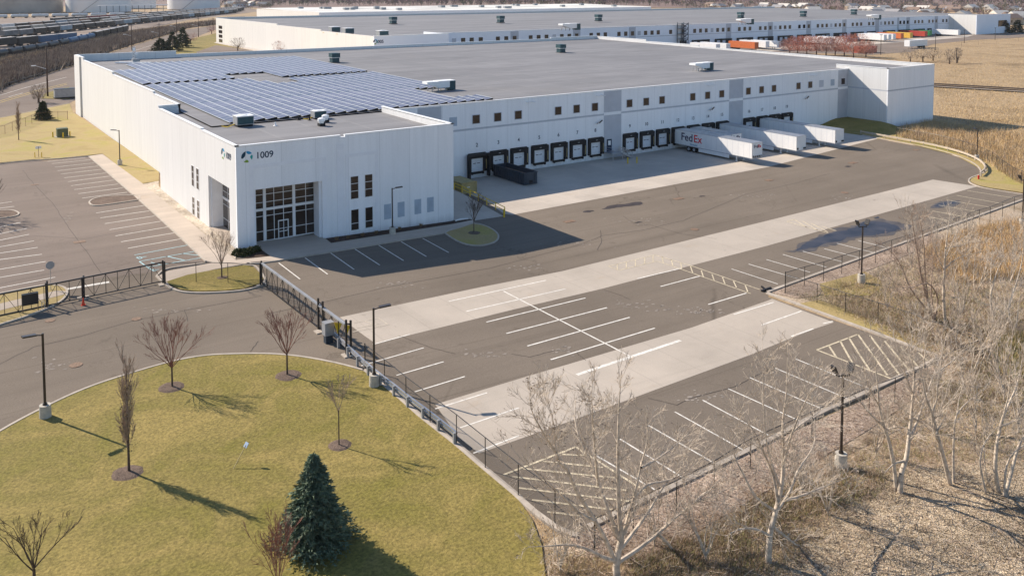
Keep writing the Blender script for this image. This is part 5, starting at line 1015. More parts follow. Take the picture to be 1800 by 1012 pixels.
# ------------------------------------------------------------------ brush, reeds, dry grass (uncountable)
def inpoly(x, y, P):
    c = False; j = len(P)-1
    for i in range(len(P)):
        if (P[i][1] > y) != (P[j][1] > y) and x < (P[j][0]-P[i][0])*(y-P[i][1])/(P[j][1]-P[i][1])+P[i][0]: c = not c
        j = i
    return c
def tufts(name, lab, polys, n, h, w, m_, k=3, lean=.3, seed=3, spread=.25, clump=None):
    R.seed(seed); mb = MB(); mats = m_ if isinstance(m_, list) else [m_]
    for P in polys:
        x0, x1 = min(p[0] for p in P), max(p[0] for p in P); y0, y1 = min(p[1] for p in P), max(p[1] for p in P); c = 0; tries = 0
        while c < n/len(polys) and tries < n*12:
            tries += 1; x, y = R.uniform(x0, x1), R.uniform(y0, y1)
            if not inpoly(x, y, P): continue
            g_ = G(x, y)
            if clump and noise.noise(Vector((g_.x/clump, g_.y/clump, seed)))+R.uniform(-.25, .25) < .0: continue
            c += 1; mi = R.randrange(len(mats)); hs = R.uniform(.55, 1.15)*h
            for j in range(k):
                a = R.uniform(0, 6.28); o = Vector((R.gauss(0, spread), R.gauss(0, spread), 0)); u = Vector((math.cos(a), math.sin(a), 0))*w*.5*R.uniform(.6, 1.3); l = Vector((R.gauss(0, lean), R.gauss(0, lean), 1)).normalized()*hs*R.uniform(.6, 1)
                b0 = g_+o+Vector((0, 0, -.03)); mb.add([b0-u, b0+u, b0+l], [(0, 1, 2)], mi)
    o = mb.build(name, mats); o['kind'] = 'stuff'; return o
T1 = flat('straw_reeds', (0.630, 0.450, 0.225), .85, var=.25, s=.4); T2 = flat('orange_reeds', (0.690, 0.435, 0.180), .85, var=.25, s=.4); T3 = flat('brown_stems', (0.330, 0.225, 0.150), .9, var=.3, s=.5); T4 = flat('dry_grass_blades', (0.540, 0.405, 0.225), .85, var=.3, s=.6); T5 = flat('olive_weeds', (0.300, 0.285, 0.105), .85, var=.3, s=.6); T6 = flat('grey_dead_twigs', (0.495, 0.390, 0.300), .9, var=.3, s=.5)
marsh = [(1650, 208), (1650, 120), (1560, 105), (1500, 88), (1600, 88), (1700, 70), (1980, 60), (1980, 345), (1795, 322), (1752, 296), (1724, 280), (1650, 256), (1580, 240), (1590, 225), (1640, 216)]
tufts('reeds', '', [marsh], 17000, .8, .09, [T1, T1, T4], 3, .8, 3, 1.0)
tufts('reeds', '', [[(1576, 241), (1585, 225), (1640, 214), (1720, 225), (1980, 270), (1980, 345), (1795, 322), (1752, 296), (1724, 280), (1650, 256)]], 11000, 1.5, .07, [T1, T4, T1, T6], 4, .3, 4, .4)
tufts('reeds', '', [[(1625, 440), (1700, 405), (1980, 350), (1980, 500), (1760, 490), (1690, 500), (1640, 470)]], 10000, 1.2, .05, [T1, T4, T2, T6], 4, .32, 5, .3)
tufts('reeds', '', [[(1740, 600), (1980, 580), (1980, 700), (1770, 660)]], 2500, 1.3, .06, [T1, T5], 4, .2, 6, .3)
tufts('weeds', '', [[(1450, 505), (1540, 475), (1640, 440), (1980, 480), (1980, 700), (1720, 650), (1660, 640), (1560, 585), (1480, 550)]], 11000, .8, .035, [T3, T6, T6, T4, T5], 4, .6, 7, .35)
tufts('weeds', '', [[(1400, 870), (1540, 770), (1640, 700), (1700, 660), (1980, 690), (1980, 800), (1640, 815), (1530, 850), (1440, 905)]], 11000, .5, .024, [T4, T6, T3, T5], 4, .9, 8, .3)
tufts('weeds', '', [[(960, 960), (1040, 985), (1110, 990), (1200, 955), (1330, 880), (1440, 850), (1500, 880), (1420, 960), (1360, 1020), (960, 1040)]], 11000, .4, .022, [T4, T6, T3, T4, T5], 4, .9, 9, .3)
tufts('verge_weeds', '', [[(1400, 520), (1450, 505), (1540, 490), (1640, 600), (1600, 600), (1500, 560)]], 3500, .3, .04, [T4, T5], 4, .5, 10, .3)
tufts('fallen_leaves', '', [[(1300, 1012), (1330, 960), (1420, 915), (1530, 850), (1640, 820), (1820, 800), (1820, 1030), (1300, 1030)]], 14000, .09, .1, [T6, T4, T3, flat('pale_fallen_leaf', (.55, .45, .34), .8, var=.2)], 2, 1.8, 11, .2)
DK3 = flat('dark_matted_weeds', (.1, .075, .04), .9, var=.4, s=.6)
tufts('weeds', '', [[(1040, 985), (1190, 925), (1350, 835), (1500, 755), (1640, 665), (1670, 690), (1540, 790), (1380, 880), (1200, 975)]], 5000, .35, .022, [T4, T6, T3], 4, .8, 25, .25, 1.2)
tufts('dark_brush', '', [[(1290, 900), (1400, 850), (1500, 820), (1560, 830), (1540, 870), (1440, 900), (1380, 950), (1300, 940)], [(1600, 680), (1720, 640), (1840, 690), (1840, 740), (1700, 730)], [(1090, 1000), (1200, 950), (1300, 930), (1340, 1010), (1100, 1030)], [(1560, 520), (1700, 500), (1800, 540), (1800, 600), (1660, 580)]], 9000, .55, .035, [DK3, T5, T3, T6], 4, .8, 21, .3, 1.6)
def fallen(polys, n, seed):
    R.seed(seed); mb = MB()
    for P in polys:
        x0, x1 = min(p[0] for p in P), max(p[0] for p in P); y0, y1 = min(p[1] for p in P), max(p[1] for p in P); c = 0
        while c < n/len(polys):
            x, y = R.uniform(x0, x1), R.uniform(y0, y1)
            if not inpoly(x, y, P): continue
            c += 1; q = G(x, y)+Vector((0, 0, .05)); a = R.uniform(0, 6.28); ln = R.uniform(.15, 1.1); e = q+Vector((math.cos(a)*ln, math.sin(a)*ln, R.uniform(0, .35))); mb.cone(q, e, .012, .005, 3, False, R.randrange(3))
    o = mb.build('fallen_twigs', [M['bark'], M['barkg'], M['barkd']]); o['kind'] = 'stuff'
fallen([[(1000, 960), (1350, 800), (1640, 650), (1850, 660), (1850, 1030), (980, 1030)], [(1440, 520), (1640, 430), (1850, 460), (1850, 660), (1660, 640)]], 9000, 8)
tufts('lawn_tufts', '', [[(0, 770), (150, 690), (300, 645), (475, 632), (640, 662), (850, 835), (940, 920), (950, 1030), (0, 1030)]], 16000, .07, .05, [flat('pale_grass_blades', (.42, .34, .15), .9, var=.3, s=.8), flat('green_grass_blades', (.17, .17, .035), .9, var=.3, s=.8)], 2, .8, 15, .06)
tufts('lawn_edge_leaves', '', [[(930, 900), (960, 905), (1010, 945), (1030, 1030), (950, 1030)]], 1500, .12, .08, [T4, T6, T2], 3, 1.2, 12, .2)

# ------------------------------------------------------------------ rear warehouses
R.seed(77)
def far_part(mb, name, m, root, parent=None): o = mb.build(name, m); o.parent = parent or root; o.matrix_parent_inverse = Matrix.Translation(-Vector(root.location)); return o
B2 = thing('warehouse', (370, 380, 0), 'long rear warehouse with many dark square windows and parked trailers', 'warehouse')
YF, X0, X1, YN2, ZT = 300.0, 137.0, 604.0, 474.0, 11.7
XS0, XS1 = 168.0, 560.0
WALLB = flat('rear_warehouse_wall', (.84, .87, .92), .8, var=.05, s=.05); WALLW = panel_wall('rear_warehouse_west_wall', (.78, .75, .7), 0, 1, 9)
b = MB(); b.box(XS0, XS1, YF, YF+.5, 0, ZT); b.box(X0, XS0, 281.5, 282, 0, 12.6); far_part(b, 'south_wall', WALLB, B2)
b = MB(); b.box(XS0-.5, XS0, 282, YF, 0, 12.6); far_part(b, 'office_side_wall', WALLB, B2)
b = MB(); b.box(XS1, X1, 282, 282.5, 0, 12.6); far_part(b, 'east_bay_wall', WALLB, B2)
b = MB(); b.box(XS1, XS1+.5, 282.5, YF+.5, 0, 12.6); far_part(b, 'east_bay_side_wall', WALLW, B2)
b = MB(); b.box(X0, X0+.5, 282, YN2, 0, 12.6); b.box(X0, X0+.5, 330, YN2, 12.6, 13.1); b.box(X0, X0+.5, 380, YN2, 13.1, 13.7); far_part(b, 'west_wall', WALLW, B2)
b = MB(); b.box(X0+.5, X1, YN2-.5, YN2, 0, 13.8); far_part(b, 'north_wall', WALLW, B2)
b = MB(); b.add([(X0+.5, 282, 12.1), (XS0-.2, 282, 12.1), (XS0-.2, YF+.3, 11.75), (X0+.5, YF+.3, 11.75)], [(0, 1, 2, 3)]); b.add([(XS1+.2, 282.5, 12.1), (X1, 282.5, 12.1), (X1, YF+.3, 11.75), (XS1+.2, YF+.3, 11.75)], [(0, 1, 2, 3)]); b.add([(X0+.5, YF+.1, 11.75), (X1, YF+.1, 11.75), (X1, YN2-.5, 12.9), (X0+.5, YN2-.5, 12.9)], [(0, 1, 2, 3)]); far_part(b, 'roof', M['roof'], B2)
b = MB(); b.box(XS0, XS1, YF-.1, YF+.6, ZT, ZT+.25); b.box(X0-.1, XS0+.1, 281.4, 282.1, 12.6, 12.8); b.box(X0-.1, X1, YN2-.6, YN2+.1, 13.8, 14.0); far_part(b, 'coping', M['coping'], B2)
def xw(px, Y=YF, py=50): return PY(px, py, Y).x
wins = [745, 782, 814, 829, 845]+[860+v/6.43 for v in (97, 192, 286, 468, 558, 647, 820, 905, 988, 1152, 1233, 1312, 1466, 1543, 1619, 1767)]+[1140+v/6.43 for v in (40, 110, 250, 388, 521, 587, 652, 781, 843, 905, 1026, 1087, 1146, 1262, 1320, 1376, 1488, 1543, 1597, 1705, 1758)]+\
       [1380+v/8.18 for v in (205, 273, 340, 470, 535, 598, 726, 788, 850, 972, 1033, 1092, 1207, 1265, 1436, 1491, 1546, 1656, 1708, 1762)]+[1580+v/8.18 for v in (18, 72, 125, 232, 283, 335, 434, 485, 535, 632, 682, 730, 825, 872, 917, 1008)]
wins = [x for x in wins if xw(x) < XS1-1]
for x in wins:
    X = xw(x); b = MB(); b.box(X-1.0, X+1.0, YF-.06, YF, 7.5, 9.5); far_part(b, 'window', M['glassb'], B2)
for x in [798]+[860+735/6.43, 860+1695/6.43, 1140+718/6.43, 1140+1433/6.43, 1380+663/8.18, 1380+1325/8.18, 1380+1380/8.18]:
    X = xw(x); b = MB(); b.box(X-1.0, X+1.0, YF-.05, YF, 7.5, 9.5); far_part(b, 'blank_panel', M['greyp'], B2)
for a_, c_ in [(580+1003/6.43, 580+1112/6.43), (860+240/6.43, 860+332/6.43), (860+948/6.43, 860+1030/6.43), (860+1580/6.43, 860+1655/6.43), (1140+360/6.43, 1140+423/6.43), (1140+875/6.43, 1140+935/6.43), (1140+1350/6.43, 1140+1405/6.43), (1380+305/8.18, 1380+372/8.18),
               (1380+820/8.18, 1380+882/8.18), (1380+1295/8.18, 1380+1350/8.18), (1580+-25/8.18, 1580+-0/8.18), (1580+105/8.18, 1580+155/8.18), (1580+512/8.18, 1580+558/8.18), (1580+893/8.18, 1580+940/8.18)]:
    X, X_ = xw(a_), xw(c_); b = MB(); b.box(X, X_, YF-.03, YF, 0, 11.5); far_part(b, 'grey_panel', M['greyp'], B2)
b = MB(); b.box(XS0+4, XS1, YF-.025, YF-.005, 6.6, 6.9); far_part(b, 'belt_stripe', M['greyp'], B2)
for i, x in enumerate([v for v in wins if v > 1200]):
    X = xw(x)
    if xw(1200) < X < XS1-22: 
        b = MB(); b.box(X-2.0, X+2.0, YF-.7, YF, .7, 4.0); far_part(b, 'dock_seal', M['black'], B2)
        if i % 3: b = MB(); b.box(X-1.1, X+1.1, YF-.75, YF-.7, 1.2, 3.2); far_part(b, 'dock_door', M['greyl'], B2)
b = MB()
for z in (1, 3.4, 5.8, 8.2): b.box(X0-.1, X0, 463, 469, z, z+1.6)
far_part(b, 'corner_glazing', M['glass'], B2)
b = MB(); b.box(588, 599, 281.8, 282, 4.5, 8.5); far_part(b, 'corner_glazing', M['glass'], B2)
text_mesh('building_number', '1005', 1.6, M['navy'], B2, Vector((xw(667, 281.5), 281.4, 10.6))-Vector(B2.location), SOUTH, .01, .02)
emblem(Vector((xw(659.5, 281.5), 281.4, 10.6))-Vector(B2.location), SOUTH, .9, B2, False)
# scaffold stair tower on its wall
X = xw(1195); t_ = thing('stair_tower', (X, YF-2, 0), 'dark lattice stair tower against the rear warehouse wall', 'stair tower'); b = MB()
for q in (-2.2, 2.2):
    for y in (-1.5, 1.5): b.bar((q, y, 0), (q, y, 13), .25)
b.build('frame', M['darkblue'], t_); b = MB()
for k in range(5): b.bar((-2.2, -1.5, k*2.5+.2), (2.2, -1.5, k*2.5+2.5), .3); b.bar((2.2, -1.5, k*2.5+.2), (-2.2, -1.5, k*2.5+2.5), .18); b.box(-2.4, 2.4, -1.6, 1.6, k*2.5+2.4, k*2.5+2.55)
b.build('stairs', M['darkblue'], t_)
for i, (x, y, k) in enumerate([(691, 41, 'vent'), (880, 39, 'vent'), (1052, 36, 'vent'), (1302, 31, 'vent'), (1412, 28.5, 'vent'), (1501, 25, 'vent'), (1003, 52.5, 'long'), (1311, 43, 'long'), (1537, 34.5, 'long'), (588, 56.5, 'box'), (612, 59, 'box'), (672, 64, 'box')]):
    P = PZ(x, y, 12.2+.8*(i < 6)); names = ['first', 'second', 'third', 'fourth', 'fifth', 'sixth']
    rtu(k, P.x, P.y, f'{names[i % 6 if i < 6 else (i-6) % 3]} {dict(vent="teal exhaust hood", long="long white rooftop unit", box="small grey rooftop unit")[k]} from the left on the rear warehouse roof', 0, 'mechanical units on the rear warehouse roof', P.z-.3, 1.5 if k == 'vent' else 1.7)
# third building, mostly its white roof
A_, B_, C_ = PZ(451, 16.5, 12.6), PZ(561, 22.5, 12.6), PZ(1268, 15.5, 12.6)
B3 = thing('warehouse', ((A_.x+C_.x)/2, (A_.y+C_.y)/2, 0), 'white roofed warehouse behind the long rear one', 'warehouse'); ys_ = B_.y
b = MB(); b.box(B_.x, C_.x, ys_, ys_+1, 0, 12.6); far_part(b, 'south_wall', WALLB, B3); b = MB(); b.add([(B_.x, B_.y, 0), (A_.x, A_.y, 0), (A_.x, A_.y, 12.8), (B_.x, B_.y, 12.8)], [(0, 1, 2, 3)]); far_part(b, 'west_wall', WALLW, B3); b = MB(); b.add([(C_.x, ys_, 0), (C_.x, ys_, 12.8), (C_.x+20, A_.y, 12.8), (C_.x+20, A_.y, 0)], [(0, 1, 2, 3)]); far_part(b, 'east_wall', WALLW, B3)
b = MB(); b.add([(B_.x, B_.y+1, 12.3), (C_.x, ys_+1, 12.3), (C_.x+20, A_.y, 13.4), (A_.x, A_.y, 13.4)], [(0, 1, 2, 3)]); WR = flat('white_roof_membrane', (.72, .7, .64), .7, var=.35, s=.03); far_part(b, 'roof', WR, B3)
for k in range(26):
    f, g_ = R.random(), R.random(); x = B_.x+15+(C_.x-B_.x-30)*f; y = ys_+8+(A_.y-ys_-20)*g_*.9; b = MB(); b.box(x-2, x+2, y-1.5, y+1.5, 12.9, 14.6); far_part(b, 'roof_unit', M['grey'], B3)
# trailers in the rear truck yard
def far_trailer(px, py, ang, col, lab, L_=16):
    p = G(px, py); t_ = thing('semi_trailer', p, lab, 'trailer', 'trailers in the rear truck yard', ang); b = MB(); b.box(-1.4, 1.4, 0, L_, 1.1, 4.1); b.build('cargo_box', col, t_); b = MB(); b.box(-1.1, 1.1, L_-5, L_-1.5, 0, 1.1); b.build('wheels', M['black'], t_); b = MB(); b.box(-.9, -.7, 3, 3.2, 0, 1.1); b.box(.7, .9, 3, 3.2, 0, 1.1); b.build('landing_gear', M['grey'], t_)
C_OR, C_YE, C_GR, C_RD, C_WH = flat('orange_container', (.6, .16, .05), .5), flat('yellow_container', (.7, .43, .07), .5), flat('green_container', (.02, .2, .06), .5), flat('red_container', (.42, .06, .04), .5), M['trailer']
for px, py, col, lab in ((1349, 88, C_WH, 'white trailer behind the red budding trees, left end of the rear docks'), (1369, 88, C_WH, 'second white trailer among the red trees'), (1556, 74.5, C_WH, 'first white trailer of a trio at the rear docks'), (1564, 74, C_WH, 'second white trailer of a trio at the rear docks'), (1572, 73, C_WH, 'third white trailer of a trio at the rear docks'),
                         (1586, 71.5, C_OR, 'orange trailer at the rear docks beside the yellow one'), (1602, 70.5, C_YE, 'yellow trailer at the rear docks'), (1628, 67.5, C_RD, 'red trailer at the rear docks left of the green one'), (1636, 66, C_GR, 'green trailer at the rear docks'), (1686, 65, C_WH, 'long white trailer right of the green one at the rear docks'), (1330, 90, C_OR, 'orange trailer half hidden by red trees')):
    far_trailer(px, py, math.radians(0), col, lab)
for px, py, lab in ((1262, 93.5, 'white trailer at the left of the rear docks just above the roof edge'), (1280, 92.5, 'white trailer left of the orange one above the roof edge'), (1462, 81, 'white trailer hidden behind the red budding trees, middle one'), (1486, 80, 'white trailer hidden behind the red budding trees, right one')): far_trailer(px, py, 0, C_WH, lab)
far_trailer(1594, 86, math.radians(-90), C_WH, 'lone white trailer parked across the rear yard')
for k, (px, col) in enumerate(((1512, C_RD), (1520, C_OR), (1530, C_RD))): 
    p = G(px, 93); b = MB(); b.box(p.x-3, p.x+3, p.y-1.3, p.y+1.3, 0, 3); tag(b.build('shipping_container', col), ('left', 'middle', 'right')[k]+' short reddish container by the red budding trees', 'container', 'containers in the rear yard')
sheet('rear_truck_yard', [gp([(1180, 92), (1215, 88), (1330, 77), (1560, 66), (1710, 56), (1850, 49), (1850, 58), (1720, 70), (1640, 78), (1600, 92), (1530, 97), (1400, 93)])], .05, M['asphalt_west'])
sheet('rear_dock_apron', [gp([(1330, 92), (1480, 83), (1560, 76.5), (1640, 71), (1700, 66), (1712, 62), (1640, 65.5), (1480, 76), (1330, 86)])], .09, M['apron'])
# ------------------------------------------------------------------ beyond the road: road edge, poles, hedge, rail yard, tanks
ROADL = MB()
sheet('road_markings', L([(0, 181, 118, 149), (0, 178, 118, 146.5)], .18), .05, M['yellow']); sheet('road_markings', L([(0, 168, 118, 136), (15, 171, 40, 164), (60, 159, 80, 153.5), (215, 97, 330, 59)], .2), .055, M['paint'])
sheet('rear_truck_court', [[(150, 226), (330, 226), (345, 262), (600, 248), (600, 299), (150, 299)]], .03, M['asphalt_west'])
sheet('junction_road', [gp([(-300, 300), (0, 208), (60, 196), (122, 183), (122, 172), (60, 184), (0, 196)])], .04, M['asphalt_west']); sheet('junction_grass', [gp([(72, 174), (123, 175), (121, 153), (100, 158), (78, 166)])], .1, M['lawn'])
sheet('roadside_lawn', [gp([(262, 96), (330, 70), (345, 67), (420, 50), (440, 60), (420, 100), (300, 103)])], .07, M['lawn']); sheet('rear_car_park', [gp([(345, 92), (380, 80), (470, 93), (560, 104), (420, 104), (350, 101)])], .1, M['asphalt_west']); sheet('rear_sidewalk', [gp([(381, 74), (376, 76), (470, 95), (500, 101), (510, 99)])], .13, M['walk'])
guardrail('dark low barrier along the far side of the road', [(-200, 213), (0, 156), (60, 138), (118, 119), (200, 91), (270, 69), (330, 52), (398, 42.5)], 40, .95, flat('dark_timber_barrier', (.06, .055, .05), .8), .2, M['black'], False)
def pole(q, h_, lab, arm=True):
    P = G(*q); t_ = thing('utility_pole', P, lab, 'utility pole', 'utility poles along the road'); b = MB(); b.cone((0, 0, -.2), (0, 0, h_), .24, .15, 9); b.build('pole', M['wood'], t_, True); b = MB(); b.bar((-1.1, -.4, h_-.7), (1.1, .4, h_-.7), .14); b.build('crossarm', M['wood'], t_)
    if arm: b = MB(); b.cone((0, 0, h_*.55), (-2.6, .6, h_*.62), .07, .05, 6); b.box(-3.6, -2.5, .4, .8, h_*.62-.05, h_*.62+.15); b.build('street_light', M['coping'], t_)
    return P+Vector((0, 0, h_-.6))
tops = [pole((84, 170), 13.4, 'nearest utility pole at the road left of the warehouse'), pole((232, 89), 12.5, 'second utility pole, rising behind the roof mast'), pole((280.5, 82), 12, 'third utility pole along the road'), pole((311, 69), 12.5, 'fourth utility pole along the road'), pole((349, 65.5), 12, 'fifth utility pole along the road'), pole((375, 54), 9, 'sixth utility pole beside the rear warehouse corner', False)]
tops = [G(-260, 260)+Vector((0, 0, 13))]+tops
b = MB()
for a_, c_ in zip(tops, tops[1:]):
    for o_ in (-1, 0, 1):
        pr = None
        for i in range(9):
            f = i/8; q = a_.lerp(c_, f)+Vector((o_, o_*.4, -3.2*f*(1-f)*2))
            if pr is not None: b.bar(pr, q, .035)
            pr = q
tag(b.build('power_lines', M['black']), 'three thin wires hung between the utility poles along the road', 'wires')
hedge = [(-60, 185), (-60, 150), (0, 128), (60, 108), (150, 82), (240, 62), (330, 44), (430, 33), (430, 38), (330, 50), (200, 88), (118, 116), (0, 152)]
HB = [flat('hedge_twigs_brown', (.3, .22, .16), .9, var=.3, s=.2), flat('hedge_twigs_grey', (.36, .29, .22), .9, var=.3, s=.2), flat('hedge_twigs_dark', (.16, .11, .08), .9, var=.3, s=.2)]
tufts('roadside_brush', '', [hedge], 14000, 3.6, .5, HB, 5, .3, 13, 1.0); tufts('roadside_brush', '', [[(-60, 130), (0, 112), (0, 96), (80, 84), (160, 69), (240, 55), (330, 42), (240, 62), (150, 82)]], 7000, 2.2, .5, HB+[T4], 5, .4, 14, 1.0)
YD_ = two('rail_yard_ballast', (.16, .12, .095), (.3, .24, .19), .02, .6, .3, aniso=(1, 1, 1)); sheet('rail_yard', [gp([(-400, 150), (0, 104), (160, 72), (330, 36), (460, 20), (430, 13), (330, 19), (0, 33), (-400, 42)])], .06, YD_)
ORD = ['first', 'second', 'third', 'fourth', 'fifth', 'sixth', 'seventh', 'eighth', 'ninth', 'tenth', 'eleventh', 'twelfth', 'thirteenth', 'fourteenth', 'fifteenth', 'sixteenth', 'seventeenth', 'eighteenth', 'nineteenth', 'twentieth', 'twenty-first', 'twenty-second', 'twenty-third', 'twenty-fourth', 'twenty-fifth', 'twenty-sixth', 'twenty-seventh', 'twenty-eighth', 'twenty-ninth', 'thirtieth', 'thirty-first', 'thirty-second', 'thirty-third', 'thirty-fourth', 'thirty-fifth', 'thirty-sixth', 'thirty-seventh', 'thirty-eighth', 'thirty-ninth', 'fortieth']+[f'number {k}' for k in range(41, 90)]
RC = dict(black=flat('black_rail_car', (.02, .02, .022), .5, var=.4, s=.3), blue=flat('blue_rail_car', (.05, .12, .22), .5), pale=flat('pale_blue_rail_car', (.33, .42, .47), .6, var=.25, s=.3), grey=flat('grey_rail_car', (.2, .2, .2), .6, var=.4, s=.3), brown=flat('rusty_rail_car', (.3, .17, .1), .7, var=.4, s=.3), white=flat('white_rail_car', (.72, .7, .66), .6, var=.15, s=.3), red=flat('dark_red_rail_car', (.25, .04, .04), .6), cream=flat('cream_rail_car', (.55, .48, .38), .6, var=.3, s=.3))
DARKTOP = flat('rail_car_roof', (.42, .4, .37), .6, var=.3, s=.2)
cache = {}
def rail_car(kind, colname):
    if (kind, colname) in cache: return cache[(kind, colname)]
    b = MB()
    if kind == 'tank':
        b.cone((-7, 0, 2.5), (7, 0, 2.5), 1.45, 1.45, 16); b.ball((-7, 0, 2.5), .8, 1.45, 1.45, 12, 8); b.ball((7, 0, 2.5), .8, 1.45, 1.45, 12, 8); b.cone((0, 0, 3.8), (0, 0, 4.5), .5, .5, 10)
    elif kind == 'hopper':
        b.add([(-7.6, -1.5, 1.5), (7.6, -1.5, 1.5), (7.6, 1.5, 1.5), (-7.6, 1.5, 1.5), (-8, -1.5, 4.3), (8, -1.5, 4.3), (8, 1.5, 4.3), (-8, 1.5, 4.3)], [(0, 3, 2, 1), (0, 1, 5, 4), (1, 2, 6, 5), (2, 3, 7, 6), (3, 0, 4, 7)]); b.add([(-8, -1.5, 4.3), (8, -1.5, 4.3), (8, 1.5, 4.3), (-8, 1.5, 4.3), (-8, 0, 4.7), (8, 0, 4.7)], [(0, 1, 5, 4), (2, 3, 4, 5), (0, 4, 3), (1, 2, 5)], 1)
        for k in range(-7, 8, 2): b.box(k, k+.15, -1.6, -1.5, 1.6, 4.2)
    else:
        b.box(-8, 8, -1.5, 1.5, 1.2, 4.4); b.box(-8.05, 8.05, -1.55, 1.55, 4.4, 4.6, 1)
    b.box(-6.8, -4.6, -1.2, 1.2, 0, 1.1, 2); b.box(4.6, 6.8, -1.2, 1.2, 0, 1.1, 2); b.box(-8.6, 8.6, -.6, .6, .9, 1.3, 2)
    me = bpy.data.meshes.new('rail_car'); me.from_pydata(b.v, [], b.f)
    for m_ in (RC[colname], DARKTOP, M['black']): me.materials.append(m_)
    me.polygons.foreach_set('material_index', b.m); me.update(); cache[(kind, colname)] = me; return me
rows = [('the nearest row', (-120, 131), (230, 54.5), ['tank:black', 'tank:black', 'tank:black', 'tank:blue', 'hopper:black', 'hopper:black', 'hopper:grey', 'hopper:black'], 0),
        ('the broken second row', (-60, 88), (150, 69.5), ['box:black', 'box:blue', 'box:blue', 'hopper:pale', 'hopper:pale', 'hopper:black'], 0), ('the dark third row', (-60, 72), (420, 22.3), ['hopper:black', 'hopper:black', 'hopper:black', 'hopper:grey', 'hopper:black', 'hopper:pale'], 0),
        ('the fourth row', (-60, 64), (425, 20.2), ['hopper:grey', 'hopper:black', 'hopper:cream', 'hopper:grey', 'hopper:brown'], 0), ('the fifth row', (-60, 57), (430, 18.4), ['hopper:grey', 'hopper:black', 'hopper:brown', 'hopper:black', 'hopper:pale', 'hopper:white'], 0), ('the sixth row', (90, 42), (430, 17), ['box:black', 'box:red', 'hopper:black', 'hopper:black', 'hopper:grey'], 0),
        ('the row by the big tanks', (-60, 33.5), (245, 28), ['tank:white', 'tank:white', 'tank:white'], 1)]
R.seed(19)
for rname, a_, c_, kinds, gap in rows:
    A, B = G(*a_), G(*c_); d = (B-A); n = int(d.length/18.2); d.normalize(); ang = math.atan2(d.y, d.x); k = 0; ctr = {}
    for i in range(n):
        if R.random() < (.05 if not gap else .1): continue
        kd, cn = (kinds[i // 3 % len(kinds)] if rname.startswith('the b') or rname.startswith('the n') or rname.startswith('the s') else R.choice(kinds)).split(':')
        me = rail_car(kd, cn); o = bpy.data.objects.new('rail_car', me); COL.objects.link(o); p = A+d*(9+i*18.2); o.location = (p.x, p.y, zg(p.x)); o.rotation_euler = (0, 0, ang)
        ctr[(kd, cn)] = ctr.get((kd, cn), 0)+1; tag(o, f'{ORD[ctr[(kd,cn)]-1]} {dict(pale="pale blue", brown="rusty brown", cream="cream").get(cn, cn)} {dict(tank="tank car", hopper="hopper car", box="box car")[kd]} from the left in {rname}', 'rail car', 'rail cars in the yard')
    b = MB(); 
    for s_ in (-.72, .72): n_ = Vector((-d.y, d.x, 0))*s_; b.bar(A+n_+Vector((0, 0, .1)), B+n_+Vector((0, 0, .1)), .12)
    tag(b.build('railway_track', M['rust']), kind='structure')
p = G(1800, 162); q = G(1640, 152.5); b = MB(); dd = (p-q).normalized(); n_ = Vector((-dd.y, dd.x, 0)); p = p+dd*80
for s_ in (-2.4, 2.4): b.bar(q-dd*8+n_*s_+Vector((0, 0, .7)), p+n_*s_+Vector((0, 0, .7)), .5, .35)
tag(b.build('boardwalk_rail', flat('weathered_boardwalk', (.12, .09, .07), .8)), 'dark twin railed boardwalk crossing the marsh at the right edge', 'boardwalk'); b = MB(); b.bar(q-dd*8+Vector((0, 0, .25)), p+Vector((0, 0, .25)), 4.2, .2); tag(b.build('path', M['walk']), kind='structure')
# storage tanks
def tank(px0, px1, py, h_, m_, lab, roofm=None):
    A, B = G(px0, py), G(px1, py); r = (B-A).length/2; c = (A+B)/2+ (A+B).normalized()*0; t_ = thing('storage_tank', (c.x, c.y+r*.5, .8), lab, 'storage tank', 'big tanks beyond the rail yard'); b = MB(); b.cone((0, 0, 0), (0, 0, h_), r, r, 64, False); b.build('shell', m_, t_, True); b = MB(); b.cone((0, 0, h_), (0, 0, h_+1.6), r, r*.1, 64, True); b.build('roof', roofm or m_, t_)
    b = MB()
    for k in range(10): a = math.radians(-130+k*4); z0 = h_*k/10; b.bar((math.cos(a)*r*1.01, math.sin(a)*r*1.01, z0), (math.cos(a+.07)*r*1.01, math.sin(a+.07)*r*1.01, z0+h_/10), .5)
    b.build('stair', M['grey'], t_)
TG = flat('weathered_grey_tank', (.36, .33, .3), .7, var=.25, s=.06); TW = flat('white_tank', (.74, .74, .73), .6, var=.05, s=.05)
tank(-45, 108, 23.5, 19.5, TG, 'wide weathered grey tank at the top left corner', flat('pale_tank_roof', (.6, .5, .4), .7)); tank(126, 232, 22.5, 19.5, TW, 'white tank right of the weathered grey one'); tank(200, 276, 16, 19, TW, 'white tank partly behind the second tank'); tank(303, 391, 17.5, 20, TW, 'rightmost white tank beyond the rail yard')
p = G(168, 23); t_ = thing('loading_rack', (p.x, p.y-30, .8), 'long steel loading rack in front of the white tank', 'loading rack'); b = MB()
for k in range(11): b.bar((k*7, 0, 0), (k*7, 0, 8), .5)
b.build('columns', M['darkblue'], t_); b = MB(); b.box(-2, 75, -2, 2, 8, 8.7); b.build('deck', M['coping'], t_)
